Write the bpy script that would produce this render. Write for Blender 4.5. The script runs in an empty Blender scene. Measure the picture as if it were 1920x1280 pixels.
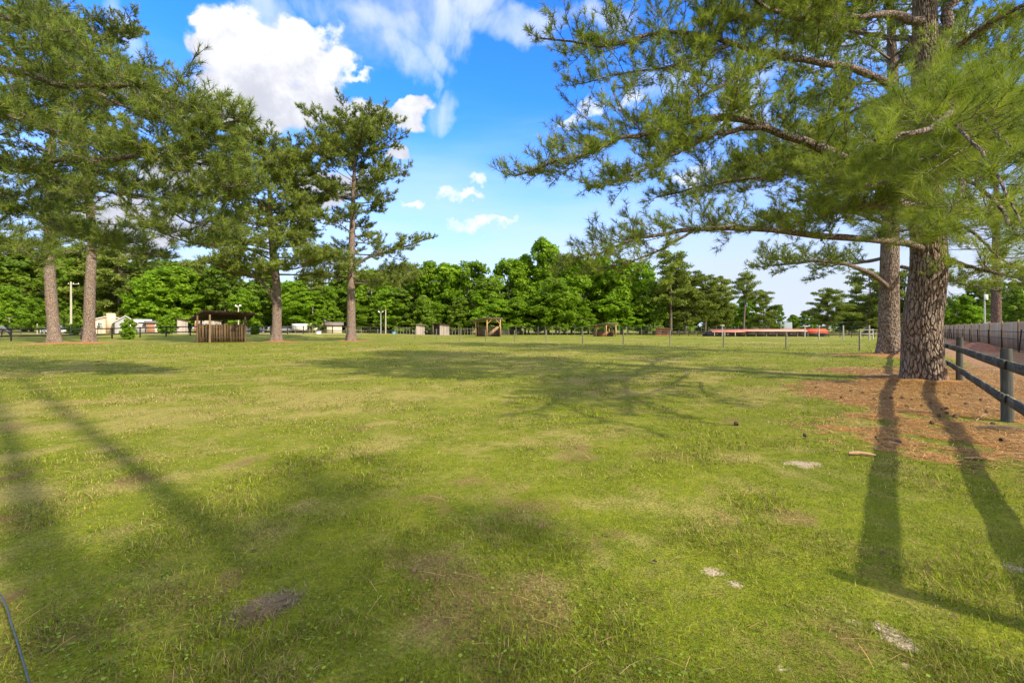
import bpy, math, random
import numpy as np
from mathutils import Vector

R = math.radians
rng = np.random.default_rng(7)
random.seed(7)
S = bpy.context.scene
COL = S.collection
F = 853.33          # focal length in photo pixels (16 mm on 36 mm)
HZ = 615.0          # horizon row in the photo
EYE = 1.6

# ------------------------------------------------------------------ camera
cd = bpy.data.cameras.new('camera')
cam = bpy.data.objects.new('camera', cd)
COL.objects.link(cam)
cam.location = (0, 0, EYE)
cam.rotation_euler = (R(90), 0, 0)
cd.sensor_width = 36
cd.lens = 16
cd.shift_y = -25.0 / 1920
cd.clip_start = 0.05
cd.clip_end = 6000
S.camera = cam

# ------------------------------------------------------------------ light
SUN_EL = 35.0
SUN_AZ = (0.77, -0.64)          # horizontal direction towards the sun
sl = bpy.data.lights.new('sun', 'SUN')
sl.energy = 2.1
sl.angle = R(0.8)
sl.color = (1.0, 0.87, 0.68)
sun = bpy.data.objects.new('sun', sl)
COL.objects.link(sun)
dv = Vector((SUN_AZ[0] * math.cos(R(SUN_EL)), SUN_AZ[1] * math.cos(R(SUN_EL)), math.sin(R(SUN_EL))))
sun.rotation_euler = dv.to_track_quat('Z', 'Y').to_euler()
sun.location = (30, -25, 40)

S.view_settings.view_transform = 'Standard'
S.view_settings.look = 'None'
S.view_settings.gamma = 1
S.view_settings.exposure = 1.76
S.cycles.max_bounces = 6
S.cycles.transparent_max_bounces = 8


# ------------------------------------------------------------------ node helper
class NT:
    def __init__(s, tree):
        s.t = tree
        s.n = tree.nodes
        s.l = tree.links

    def new(s, typ, **kw):
        n = s.n.new(typ)
        for k, v in kw.items():
            setattr(n, k, v)
        return n

    def link(s, a, b):
        s.l.new(a, b)

    def setin(s, sock, v):
        if isinstance(v, bpy.types.NodeSocket):
            s.l.new(v, sock)
        elif v is not None:
            sock.default_value = v

    def math(s, op, a, b=None, c=None, clamp=False):
        n = s.n.new('ShaderNodeMath')
        n.operation = op
        n.use_clamp = clamp
        s.setin(n.inputs[0], a)
        if b is not None:
            s.setin(n.inputs[1], b)
        if c is not None:
            s.setin(n.inputs[2], c)
        return n.outputs[0]

    def vmath(s, op, a, b=None, scale=None):
        n = s.n.new('ShaderNodeVectorMath')
        n.operation = op
        s.setin(n.inputs[0], a)
        if b is not None:
            s.setin(n.inputs[1], b)
        if scale is not None:
            s.setin(n.inputs['Scale'], scale)
        return n.outputs['Value'] if op in ('DOT_PRODUCT', 'LENGTH') else n.outputs[0]

    def noise(s, vec, scale, detail=4, rough=0.55, dist=0.0):
        n = s.n.new('ShaderNodeTexNoise')
        s.setin(n.inputs['Vector'], vec)
        n.inputs['Scale'].default_value = scale
        n.inputs['Detail'].default_value = detail
        n.inputs['Roughness'].default_value = rough
        n.inputs['Distortion'].default_value = dist
        return n.outputs['Fac']

    def mix(s, f, a, b, blend='MIX'):
        n = s.n.new('ShaderNodeMix')
        n.data_type = 'RGBA'
        n.blend_type = blend
        s.setin(n.inputs[0], f)
        s.setin(n.inputs[6], a)
        s.setin(n.inputs[7], b)
        return n.outputs[2]

    def sstep(s, v, lo, hi):
        n = s.n.new('ShaderNodeMapRange')
        n.interpolation_type = 'SMOOTHSTEP'
        s.setin(n.inputs[0], v)
        n.inputs[1].default_value = lo
        n.inputs[2].default_value = hi
        return n.outputs[0]

    def mapping(s, vec, scale=(1, 1, 1), loc=(0, 0, 0), rot=(0, 0, 0)):
        n = s.n.new('ShaderNodeMapping')
        s.setin(n.inputs[0], vec)
        n.inputs['Scale'].default_value = scale
        n.inputs['Location'].default_value = loc
        n.inputs['Rotation'].default_value = rot
        return n.outputs[0]


# ------------------------------------------------------------------ world: sky with clouds
def direction(px, py):
    v = np.array([(px - 960) / F, 1.0, (HZ - py) / F])
    return v / np.linalg.norm(v)


W = bpy.data.worlds.new('World')
S.world = W
W.use_nodes = True
w = NT(W.node_tree)
w.n.clear()
sky = w.new('ShaderNodeTexSky', sky_type='NISHITA')
sky.sun_disc = False
sky.sun_elevation = R(SUN_EL)
sky.sun_rotation = math.atan2(SUN_AZ[0], SUN_AZ[1])
sky.air_density = 1.0
sky.dust_density = 0.6
sky.ozone_density = 3.0
hs = w.new('ShaderNodeHueSaturation')
hs.inputs['Saturation'].default_value = 1.32
hs.inputs['Value'].default_value = 0.72
w.link(sky.outputs[0], hs.inputs['Color'])
skyc = w.mix(1.0, hs.outputs[0], (0.68, 0.87, 1.36, 1), 'MULTIPLY')
tc = w.new('ShaderNodeTexCoord')
D = w.vmath('NORMALIZE', tc.outputs['Generated'])
warp1 = w.new('ShaderNodeTexNoise')
warp1.inputs['Scale'].default_value = 7
warp1.inputs['Detail'].default_value = 6
w.link(D, warp1.inputs['Vector'])
off = w.vmath('SUBTRACT', warp1.outputs['Color'], (0.5, 0.5, 0.5))
warp2 = w.new('ShaderNodeTexNoise')
warp2.inputs['Scale'].default_value = 26
warp2.inputs['Detail'].default_value = 5
w.link(D, warp2.inputs['Vector'])
off2 = w.vmath('SUBTRACT', warp2.outputs['Color'], (0.5, 0.5, 0.5))
Dw = w.vmath('ADD', D, w.vmath('SCALE', off, scale=0.10))
Dw = w.vmath('ADD', Dw, w.vmath('SCALE', off2, scale=0.045))


def blobs(lst, vec):
    out = None
    tsum = None
    for b in lst:
        px, py, rx, ry = b[:4]
        rot = R(b[4]) if len(b) > 4 else 0.0
        c = direction(px, py)
        ax = np.cross(c, (0, 0, 1.0)); ax /= np.linalg.norm(ax)
        bx = np.cross(ax, c)
        a2 = ax * math.cos(rot) + bx * math.sin(rot)
        b2 = -ax * math.sin(rot) + bx * math.cos(rot)
        k = math.hypot(1, math.hypot((px - 960) / F, (HZ - py) / F))
        ra, rb = rx / F / k, ry / F / k
        o = w.vmath('SUBTRACT', vec, tuple(c))
        s_ = w.vmath('DOT_PRODUCT', o, tuple(a2 / ra))
        t_ = w.vmath('DOT_PRODUCT', o, tuple(b2 / rb))
        q = w.math('MULTIPLY', s_, s_)
        q = w.math('MULTIPLY_ADD', t_, t_, q)
        v = w.math('SUBTRACT', 1.0, q)
        out = v if out is None else w.math('MAXIMUM', out, v)
    return out


fine = w.noise(D, 16, 8, 0.62)
finer = w.noise(D, 38, 6, 0.65)
cum = blobs([(470, 95, 105, 72), (560, 105, 105, 72), (415, 112, 52, 34), (610, 105, 62, 30), (380, 60, 30, 18),
             (500, 175, 135, 55), (450, 205, 80, 34), (610, 200, 100, 42), (705, 205, 85, 26), (765, 195, 46, 18, 20),
             (742, 285, 24, 22), (610, 350, 75, 38), (300, 190, 60, 30), (360, 330, 110, 60), (250, 420, 120, 60)], Dw)
cum = w.math('ADD', cum, w.math('MULTIPLY', w.math('SUBTRACT', fine, 0.5), 1.5))
cum = w.math('ADD', cum, w.math('MULTIPLY', w.math('SUBTRACT', finer, 0.5), 0.7))
a1 = w.sstep(cum, 0.02, 0.55)
small = blobs([(846, 363, 32, 17), (882, 368, 26, 9), (778, 381, 24, 10), (895, 420, 62, 15, 6), (935, 412, 40, 9, 10),
               (1065, 226, 30, 13, 25), (1105, 205, 36, 17, 20), (1392, 205, 55, 34), (893, 334, 18, 14, 30), (1185, 190, 30, 20),
               (1300, 330, 60, 25), (665, 142, 40, 10), (680, 325, 20, 10), (1650, 250, 60, 30), (1800, 70, 60, 22)], w.vmath('ADD', D, w.vmath('SCALE', off2, scale=0.085)))
small = w.math('ADD', small, w.math('MULTIPLY', w.math('SUBTRACT', finer, 0.5), 2.6))
small = w.math('ADD', small, w.math('MULTIPLY', w.math('SUBTRACT', fine, 0.5), 1.2))
a2_ = w.math('MULTIPLY', w.sstep(small, -0.15, 1.25), 0.95)
# wisps
wn = w.new('ShaderNodeTexNoise')
wn.inputs['Scale'].default_value = 5
wn.inputs['Detail'].default_value = 8
wn.inputs['Roughness'].default_value = 0.6
wn.inputs['Distortion'].default_value = 0.8
w.link(w.mapping(D, (2.2, 1, 0.8), rot=(0, R(25), 0)), wn.inputs['Vector'])
wsp = blobs([(835, 40, 70, 62, 30), (815, 100, 32, 52, 14), (810, 148, 13, 36, 6), (700, 40, 150, 36, -6), (880, 15, 60, 26), (985, 52, 110, 30, -8),
             (500, 5, 60, 40), (820, 200, 45, 26, 40), (1120, 35, 90, 26), (760, 100, 90, 40, -30), (230, 60, 70, 26, -60), (1250, 150, 130, 60), (1560, 90, 200, 70)], Dw)
wsp = w.math('ADD', wsp, w.math('MULTIPLY', w.math('SUBTRACT', wn.outputs['Fac'], 0.5), 2.8))
a3 = w.math('MULTIPLY', w.sstep(wsp, 0.0, 1.6), 0.72)
# low pale veil above the horizon
sep = w.new('ShaderNodeSeparateXYZ')
w.link(D, sep.inputs[0])
zz = w.math('ADD', sep.outputs[2], w.math('MULTIPLY', w.math('SUBTRACT', w.noise(w.mapping(D, (1, 1, 5)), 3.0, 5), 0.5), 0.22))
veil = w.math('MULTIPLY', w.math('SUBTRACT', 1.0, w.sstep(zz, 0.06, 0.46)), 0.96)
# clouds' colours
up = w.sstep(sep.outputs[2], 0.28, 0.62)
shade = w.math('ADD', w.math('MULTIPLY', fine, 0.9), w.math('MULTIPLY', up, 0.5))
shade = w.sstep(shade, 0.45, 1.0)
cc = w.mix(shade, (1.40, 1.45, 1.66, 1), (2.5, 2.5, 2.55, 1))
vc = w.mix(w.sstep(sep.outputs[0], 0.1, 0.5), (1.55, 1.88, 2.35, 1), (1.52, 1.66, 1.95, 1))
c = w.mix(veil, skyc, vc)
c = w.mix(a3, c, (1.9, 2.1, 2.4, 1))
c = w.mix(a2_, c, (2.1, 2.2, 2.35, 1))
c = w.mix(a1, c, cc)
# cloud cover added overhead and behind the camera for neutral fill light
fill_cloud = w.math('MAXIMUM', w.math('SUBTRACT', 0.0, sep.outputs[1]), w.math('SUBTRACT', w.math('MULTIPLY', sep.outputs[2], 1.6), 0.95))
fill_cloud = w.math('ADD', fill_cloud, w.math('MULTIPLY', w.math('SUBTRACT', w.noise(D, 2.2, 6, 0.6), 0.45), 1.3))
c = w.mix(w.math('MULTIPLY', w.sstep(fill_cloud, 0.05, 0.5), 0.9), c, (2.7, 2.6, 2.5, 1))
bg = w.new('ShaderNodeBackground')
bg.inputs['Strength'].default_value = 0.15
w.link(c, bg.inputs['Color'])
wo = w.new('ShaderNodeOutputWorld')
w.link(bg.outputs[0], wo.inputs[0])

# ------------------------------------------------------------------ numpy noise
_perm = np.random.default_rng(3).random((256, 256)).astype(np.float32)


def vnoise(x, y):
    xi = np.floor(x).astype(int); yi = np.floor(y).astype(int)
    fx = x - xi; fy = y - yi
    fx = fx * fx * (3 - 2 * fx); fy = fy * fy * (3 - 2 * fy)
    a = _perm[xi & 255, yi & 255]; b = _perm[(xi + 1) & 255, yi & 255]
    c_ = _perm[xi & 255, (yi + 1) & 255]; d = _perm[(xi + 1) & 255, (yi + 1) & 255]
    return (a * (1 - fx) + b * fx) * (1 - fy) + (c_ * (1 - fx) + d * fx) * fy


def fbm(x, y, sc, o=4):
    x = np.asarray(x, float) / sc; y = np.asarray(y, float) / sc
    s_ = 0; a = 0.5; t = 0
    for i in range(o):
        s_ = s_ + a * vnoise(x + 17.3 * i, y - 9.1 * i)
        t += a; a *= 0.5; x = x * 2.03; y = y * 2.03
    return s_ / t


def sm(v, a, b):
    t = np.clip((np.asarray(v, float) - a) / (b - a), 0, 1)
    return t * t * (3 - 2 * t)


UD = np.array([0.64, 0.768]); VD = np.array([-0.768, 0.64])   # along / across the paddock's right fence


def terrain(x, y):
    x = np.asarray(x, float); y = np.asarray(y, float)
    h = 0.5 * sm(y, 57, 78) * sm(-x, 12, 38)
    r = np.hypot(x, y)
    h = h + 0.05 * (fbm(x, y, 2.2, 3) - 0.5) * sm(r, 0.5, 3) + 0.025 * (fbm(x, y, 0.35, 2) - 0.5)
    h = h + 0.14 * np.exp(-(((x - 12.3) ** 2 + (y - 13.6) ** 2) / 1.6))
    for tx, ty in ((21.7, 26.2), (-46.2, 46.0), (-45.1, 48.5), (-27.1, 52.4), (-19.5, 55.2)):
        h = h + 0.16 * np.exp(-(((x - tx) ** 2 + (y - ty) ** 2) / 3.5))
    return h


def G(px, py):
    Y = F * EYE / (py - HZ)
    return (px - 960) / F * Y, Y


def P(px, py, Y):
    return np.array([(px - 960) / F * Y, Y, EYE + (HZ - py) / F * Y])


def hgt(x, y):
    return float(terrain(x, y))


SANDS = [(1500, 868, 30, 6), (1535, 1108, 34, 16), (1566, 1124, 26, 14), (1600, 1160, 18, 8), (1668, 1180, 26, 20), (1700, 1205, 26, 14),
         (1905, 1062, 26, 12), (1335, 1068, 26, 8), (1375, 1090, 20, 7), (1300, 1165, 36, 12), (1370, 1210, 40, 16), (1460, 1245, 34, 10),
         (1690, 1240, 20, 8)]
BROWNS = [(1000, 960, 110, 26), (1110, 990, 80, 26), (60, 960, 90, 30), (10, 900, 60, 40), (1420, 1195, 190, 60), (1300, 1120, 120, 30), (1600, 1250, 120, 30), (120, 1200, 130, 60), (50, 1130, 70, 34), (490, 1150, 70, 30), (330, 1265, 50, 14),
          (1650, 1230, 70, 40), (700, 800, 60, 10), (1250, 850, 60, 12), (1220, 1180, 110, 40), (900, 905, 60, 16), (250, 900, 30, 14)]


def ell(x, y, lst, soft=0.5):
    m = np.zeros_like(x)
    n = (fbm(x, y, 0.30, 5) - 0.5) * 3.4 - 0.05
    for px, py, rx, ry in lst:
        gx, gy = G(px, py)
        rx *= 1.35; ry *= 1.35
        ax = rx / F * gy
        ay = abs(G(px, py - ry)[1] - G(px, py + ry)[1]) / 2
        q = ((x - gx) / ax) ** 2 + ((y - gy) / ay) ** 2
        m = np.maximum(m, sm(1 - q + n, -0.2, soft + 0.6))
    return m


def fields(x, y):
    """straw, sand, dry, brown cover of the ground"""
    x = np.asarray(x, float); y = np.asarray(y, float)
    u = x * UD[0] + y * UD[1]; v = x * VD[0] + y * VD[1]
    n = fbm(x, y, 1.6, 5) - 0.5
    nf = fbm(x + 40, y, 0.35, 3) - 0.5
    q = ((u - 17.0) / 9.3) ** 2 + ((v + 1.2) / 3.5) ** 2
    straw = sm(1 - q + n * 2.0 + nf * 0.9, 0.0, 0.55)
    for (tx, ty, r) in ((21.7, 26.2, 3.0), (-46.2, 46.0, 3.4), (-45.1, 48.5, 3.2), (-27.1, 52.4, 3.0), (-19.5, 55.2, 2.8)):
        q = ((x - tx) ** 2 + (y - ty) ** 2) / r ** 2
        straw = np.maximum(straw, sm(1 - q + n * 1.6 + nf, 0.1, 0.7))
    road = sm(-v, 2.1, 2.9) * (1 - sm(-v, 6.6, 7.4)) * sm(u, -2, 6)
    # mown straw-coloured streaks
    st = fbm(x * 0.35 + y * 0.25, y * 1.0 - x * 0.7, 0.9, 4)
    dry = sm(st * 0.60 + fbm(x, y, 3.5, 5) * 0.55 + nf * 0.60 + 0.06, 0.50, 1.0)
    mow = np.sin((x * 0.768 + y * 0.64) * 2.6 + 2.5 * (fbm(x, y, 4.0, 3) - 0.5)) * 0.5 + 0.5
    dry = dry + 0.16 * mow * sm(np.hypot(x, y), 3, 7)
    dry = np.clip(dry + 0.4 * np.exp(-((x + 4.5) ** 2 / 14 + (y - 9.5) ** 2 / 8)) + 0.3 * np.exp(-((x - 0) ** 2 / 60 + (y - 24) ** 2 / 90)), 0, 1)
    sand = ell(x, y, SANDS, 0.8)
    sand = np.maximum(sand, 0.75 * sm(y, 80, 84) * (1 - sm(y, 93, 97)) * sm(-x, 22, 34))
    sand = np.maximum(sand, 0.7 * sm(y, 98, 100) * (1 - sm(y, 104, 106)) * sm(-x, 8, 14))
    sand = np.maximum(sand, 0.6 * sm(y, 72, 75) * (1 - sm(y, 78, 80)) * sm(x, 38, 44))
    brown = np.maximum(ell(x, y, BROWNS, 1.9) * 0.95, 0.6 * sm(fbm(x - 31, y + 12, 1.3, 5) + nf * 0.5, 0.64, 0.86))
    return straw, sand, dry, brown, road


# ------------------------------------------------------------------ mesh helpers
def tag(o, label=None, cat=None, group=None, kind=None):
    if label: o['label'] = label
    if cat: o['category'] = cat
    if group: o['group'] = group
    if kind: o['kind'] = kind
    return o


def meshdata(name, V, faces, mats, smooth=False, fmat=None, attr=None, col=None):
    """faces: list of int arrays (n,3) or (n,4)"""
    me = bpy.data.meshes.new(name)
    V = np.asarray(V, np.float32)
    faces = [np.asarray(f, np.int32) for f in faces if len(f)]
    loops = np.concatenate([f.ravel() for f in faces])
    cnt = np.concatenate([np.full(len(f), f.shape[1], np.int32) for f in faces])
    st = np.zeros(len(cnt), np.int32); st[1:] = np.cumsum(cnt)[:-1]
    me.vertices.add(len(V)); me.vertices.foreach_set('co', V.ravel())
    me.loops.add(len(loops)); me.loops.foreach_set('vertex_index', loops)
    me.polygons.add(len(cnt)); me.polygons.foreach_set('loop_start', st)
    me.polygons.foreach_set('loop_total', cnt)
    for m in (mats if isinstance(mats, (list, tuple)) else [mats]):
        me.materials.append(m)
    if fmat is not None:
        me.polygons.foreach_set('material_index', np.asarray(fmat, np.int32))
    if smooth:
        me.polygons.foreach_set('use_smooth', np.ones(len(cnt), bool))
    me.update(calc_edges=True)
    if attr is not None:
        for k, a in attr.items():
            dom = 'FACE' if len(a) == len(cnt) else 'POINT'
            at = me.attributes.new(k, 'FLOAT', dom)
            at.data.foreach_set('value', np.asarray(a, np.float32))
    if col is not None:
        for k, a in col.items():
            dom = 'FACE' if len(a) == len(cnt) else 'POINT'
            at = me.attributes.new(k, 'FLOAT_COLOR', dom)
            a4 = np.ones((len(a), 4), np.float32); a4[:, :a.shape[1]] = a
            at.data.foreach_set('color', a4.ravel())
    return me


def ob(name, me, parent=None, loc=None):
    o = bpy.data.objects.new(name, me)
    COL.objects.link(o)
    if parent is not None: o.parent = parent
    if loc is not None: o.location = tuple(float(q) for q in loc)
    return o


def empty(name, loc=(0, 0, 0), rz=0.0, label=None, cat=None, group=None):
    o = ob(name, None, loc=loc)
    o.empty_display_size = 0.3
    o.rotation_euler = (0, 0, rz)
    return tag(o, label, cat, group)


def copy_tree(o, parent=None):
    c_ = o.copy(); COL.objects.link(c_)
    if parent is not None: c_.parent = parent
    for ch in list(o.children):
        copy_tree(ch, c_)
    return c_


def rotz(p, a):
    c_, s_ = math.cos(a), math.sin(a)
    return (p[0] * c_ - p[1] * s_, p[0] * s_ + p[1] * c_, p[2])


class MB:
    def __init__(s):
        s.V = []; s.F3 = []; s.F4 = []; s.m3 = []; s.m4 = []

    def add(s, V, Fs, mi=0):
        b = sum(len(v) for v in s.V)
        s.V.append(np.asarray(V, float))
        for f in Fs:
            f = np.asarray(f, int)
            if f.ndim == 1: f = f[None]
            if f.shape[1] == 3: s.F3.append(f + b); s.m3 += [mi] * len(f)
            else: s.F4.append(f + b); s.m4 += [mi] * len(f)
        return s

    def box(s, c_, d, rz=0.0, mi=0, tilt=(0, 0)):
        hx, hy, hz = d[0] / 2, d[1] / 2, d[2] / 2
        V = np.array([(x, y, z) for z in (-hz, hz) for y in (-hy, hy) for x in (-hx, hx)], float)
        if tilt[0]:
            a = tilt[0]; z = V[:, 2].copy(); x = V[:, 0].copy()
            V[:, 0] = x * math.cos(a) + z * math.sin(a); V[:, 2] = -x * math.sin(a) + z * math.cos(a)
        if tilt[1]:
            a = tilt[1]; z = V[:, 2].copy(); y = V[:, 1].copy()
            V[:, 1] = y * math.cos(a) + z * math.sin(a); V[:, 2] = -y * math.sin(a) + z * math.cos(a)
        x = V[:, 0].copy(); y = V[:, 1].copy()
        V[:, 0] = x * math.cos(rz) - y * math.sin(rz); V[:, 1] = x * math.sin(rz) + y * math.cos(rz)
        V += np.asarray(c_, float)
        return s.add(V, [np.array([(0, 2, 3, 1), (4, 5, 7, 6), (0, 1, 5, 4), (2, 6, 7, 3), (0, 4, 6, 2), (1, 3, 7, 5)])], mi)

    def tube(s, pts, rad, n=8, mi=0, cap=True):
        V, Fq = tube(pts, rad, n)
        s.add(V, [Fq], mi)
        if cap:
            k = len(V)
            c0 = V[:n].mean(0); c1 = V[-n:].mean(0)
            s.add(np.vstack([V[:n], [c0]]), [np.array([((i + 1) % n, i, n) for i in range(n)])], mi)
            s.add(np.vstack([V[-n:], [c1]]), [np.array([(i, (i + 1) % n, n) for i in range(n)])], mi)
        return s

    def prism(s, poly, y0, y1, mi=0):
        """poly: list of (x,z), extruded along y"""
        n = len(poly)
        V = [(x, y0, z) for x, z in poly] + [(x, y1, z) for x, z in poly]
        Fs = [[(i, (i + 1) % n, n + (i + 1) % n, n + i)] for i in range(n)]
        s.add(V, [np.array(f) for f in Fs], mi)
        cx = sum(p[0] for p in poly) / n; cz = sum(p[1] for p in poly) / n
        for yy, fl in ((y0, 1), (y1, 0)):
            V2 = [(x, yy, z) for x, z in poly] + [(cx, yy, cz)]
            s.add(V2, [np.array([((i, (i + 1) % n, n) if fl else ((i + 1) % n, i, n)) for i in range(n)])], mi)
        return s

    def data(s, name, mats, smooth=False):
        Fs = []; fm = []
        if s.F3: Fs.append(np.vstack(s.F3)); fm += s.m3
        if s.F4: Fs.append(np.vstack(s.F4)); fm += s.m4
        return meshdata(name, np.vstack(s.V), Fs, mats, smooth, fm)

    def build(s, name, mats, parent=None, loc=None, smooth=False):
        return ob(name, s.data(name, mats, smooth), parent, loc)


def tube(pts, rad, n=8):
    pts = np.asarray(pts, float); m = len(pts)
    rad = np.broadcast_to(np.asarray(rad, float), (m,)) if np.ndim(rad) < 2 else np.asarray(rad)
    T = np.gradient(pts, axis=0); T /= np.linalg.norm(T, axis=1)[:, None] + 1e-9
    ref = np.array([0, 0, 1.0]) if abs(T[0][2]) < 0.9 else np.array([1.0, 0, 0])
    V = np.zeros((m, n, 3))
    a = np.linspace(0, 2 * math.pi, n, endpoint=False)
    X = np.cross(T[0], ref); X /= np.linalg.norm(X)
    for i in range(m):
        X = X - T[i] * np.dot(X, T[i]); X /= np.linalg.norm(X) + 1e-9
        Yv = np.cross(T[i], X)
        V[i] = pts[i] + rad[i] * (np.cos(a)[:, None] * X + np.sin(a)[:, None] * Yv)
    i0 = (np.arange(m - 1)[:, None] * n + np.arange(n)[None])
    i1 = (np.arange(m - 1)[:, None] * n + (np.arange(n) + 1)[None] % n)
    Fq = np.stack([i0, i1, i1 + n, i0 + n], -1).reshape(-1, 4)
    return V.reshape(-1, 3), Fq


def curve(ctrl, n):
    """Catmull-Rom through control points"""
    c_ = np.asarray(ctrl, float)
    if len(c_) == 2: c_ = np.vstack([c_[0], c_.mean(0), c_[1]])
    p = np.vstack([2 * c_[0] - c_[1], c_, 2 * c_[-1] - c_[-2]])
    t = np.linspace(0, len(c_) - 1 - 1e-6, n)
    i = t.astype(int); f = (t - i)[:, None]
    a, b, c2, d = p[i], p[i + 1], p[i + 2], p[i + 3]
    return 0.5 * (2 * b + (c2 - a) * f + (2 * a - 5 * b + 4 * c2 - d) * f ** 2 + (-a + 3 * b - 3 * c2 + d) * f ** 3)


def unit(v):
    return v / (np.linalg.norm(v, axis=-1, keepdims=True) + 1e-9)


def sticks(A, B, ra, rb):
    """three sided thin rods, vectorised"""
    A = np.asarray(A, float); B = np.asarray(B, float); n = len(A)
    T = unit(B - A)
    ref = np.where(np.abs(T[:, 2:3]) < 0.9, np.array([[0, 0, 1.0]]), np.array([[1.0, 0, 0]]))
    X = unit(np.cross(T, ref)); Yv = np.cross(T, X)
    V = np.zeros((n, 6, 3))
    ra = np.broadcast_to(ra, (n,)); rb = np.broadcast_to(rb, (n,))
    for k in range(3):
        a = 2 * math.pi * k / 3
        o = X * math.cos(a) + Yv * math.sin(a)
        V[:, k] = A + o * ra[:, None]; V[:, 3 + k] = B + o * rb[:, None]
    base = (np.arange(n) * 6)[:, None]
    q = np.array([(0, 1, 4, 3), (1, 2, 5, 4), (2, 0, 3, 5)])
    Fq = (base[:, :, None] + q[None]).reshape(-1, 4)
    return V.reshape(-1, 3), Fq


def tufts(pos, dr, M, L, wid, shoot=0.15, rg=None, amin=15, amax=100, droop=0.12):
    """needle brushes: M thin triangles each"""
    rg = rg or rng
    n = len(pos)
    pos = np.repeat(pos, M, 0); d = np.repeat(unit(dr), M, 0)
    k = n * M
    L = np.repeat(np.broadcast_to(L, (n,)), M)
    r = unit(rg.normal(size=(k, 3)))
    perp = unit(r - d * (r * d).sum(1, keepdims=True))
    t = rg.random(k)
    al = np.radians(amin + (amax - amin) * rg.random(k) * (0.55 + 0.45 * t))
    base = pos - d * (t * shoot)[:, None]
    nd = d * np.cos(al)[:, None] + perp * np.sin(al)[:, None]
    nd[:, 2] -= droop * rg.random(k)
    nd = unit(nd)
    ll = L * (0.7 + 0.4 * rg.random(k))
    tip = base + nd * ll[:, None]
    s_ = unit(np.cross(nd, rg.normal(size=(k, 3)))) * (wid / 2)
    V = np.stack([base + s_, base - s_, tip], 1).reshape(-1, 3)
    Ft = np.arange(k * 3).reshape(-1, 3)
    rn = np.repeat(rg.random(n), M) * 0.75 + rg.random(k) * 0.25
    return V, Ft, rn


# ------------------------------------------------------------------ materials
def principled(name, col, rough=0.8, metal=0.0, spec=0.3):
    m = bpy.data.materials.new(name); m.use_nodes = True
    t = NT(m.node_tree)
    b = t.n['Principled BSDF']
    b.inputs['Base Color'].default_value = (*col, 1)
    b.inputs['Roughness'].default_value = rough
    b.inputs['Metallic'].default_value = metal
    b.inputs['Specular IOR Level'].default_value = spec
    return m, t, b


def mat_plain(name, col, rough=0.8, var=0.35, scale=6.0, metal=0.0, bump=0.3, stretch=(1, 1, 1), spec=0.3):
    m, t, b = principled(name, col, rough, metal, spec)
    tcn = t.new('ShaderNodeTexCoord')
    v = t.mapping(tcn.outputs['Object'], stretch)
    n = t.noise(v, scale, 6, 0.6)
    n2 = t.noise(v, scale * 5, 4, 0.6)
    k = t.math('ADD', t.math('MULTIPLY', n, 0.65), t.math('MULTIPLY', n2, 0.35))
    k = t.sstep(k, 0.3, 0.7)
    cx = t.mix(k, tuple(q * (1 - var) for q in col) + (1,), tuple(min(1, q * (1 + var)) for q in col) + (1,))
    t.link(cx, b.inputs['Base Color'])
    if bump:
        bp = t.new('ShaderNodeBump'); bp.inputs['Strength'].default_value = bump; bp.inputs['Distance'].default_value = 0.02
        t.link(k, bp.inputs['Height']); t.link(bp.outputs[0], b.inputs['Normal'])
    return m


def mat_wood(name, c1, c2, gap=None, rough=0.85, axis=(0, 0, 1), stain=(0.4, 0.4, 0.35)):
    """weathered timber: grain along z, optional board seams across x every gap metres"""
    m, t, b = principled(name, c1, rough)
    tcn = t.new('ShaderNodeTexCoord')
    g = t.noise(t.mapping(tcn.outputs['Object'], (14, 14, 0.9)), 2.0, 6, 0.65)
    big = t.noise(tcn.outputs['Object'], 0.9, 4, 0.6)
    k = t.sstep(t.math('ADD', t.math('MULTIPLY', g, 0.6), t.math('MULTIPLY', big, 0.5)), 0.38, 0.72)
    cx = t.mix(k, (*c1, 1), (*c2, 1))
    if gap:
        sp = t.new('ShaderNodeSeparateXYZ'); t.link(tcn.outputs['Object'], sp.inputs[0])
        q = t.math('DIVIDE', sp.outputs[0], gap)
        fl = t.math('FLOOR', q)
        wn_ = t.new('ShaderNodeTexWhiteNoise', noise_dimensions='1D'); t.link(fl, wn_.inputs['W'])
        cx = t.mix(t.math('MULTIPLY', wn_.outputs[0], 0.6), cx, (*(x * 0.45 for x in c1), 1))
    t.link(cx, b.inputs['Base Color'])
    bp = t.new('ShaderNodeBump'); bp.inputs['Strength'].default_value = 0.5; bp.inputs['Distance'].default_value = 0.01
    t.link(g, bp.inputs['Height']); t.link(bp.outputs[0], b.inputs['Normal'])
    return m


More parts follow.
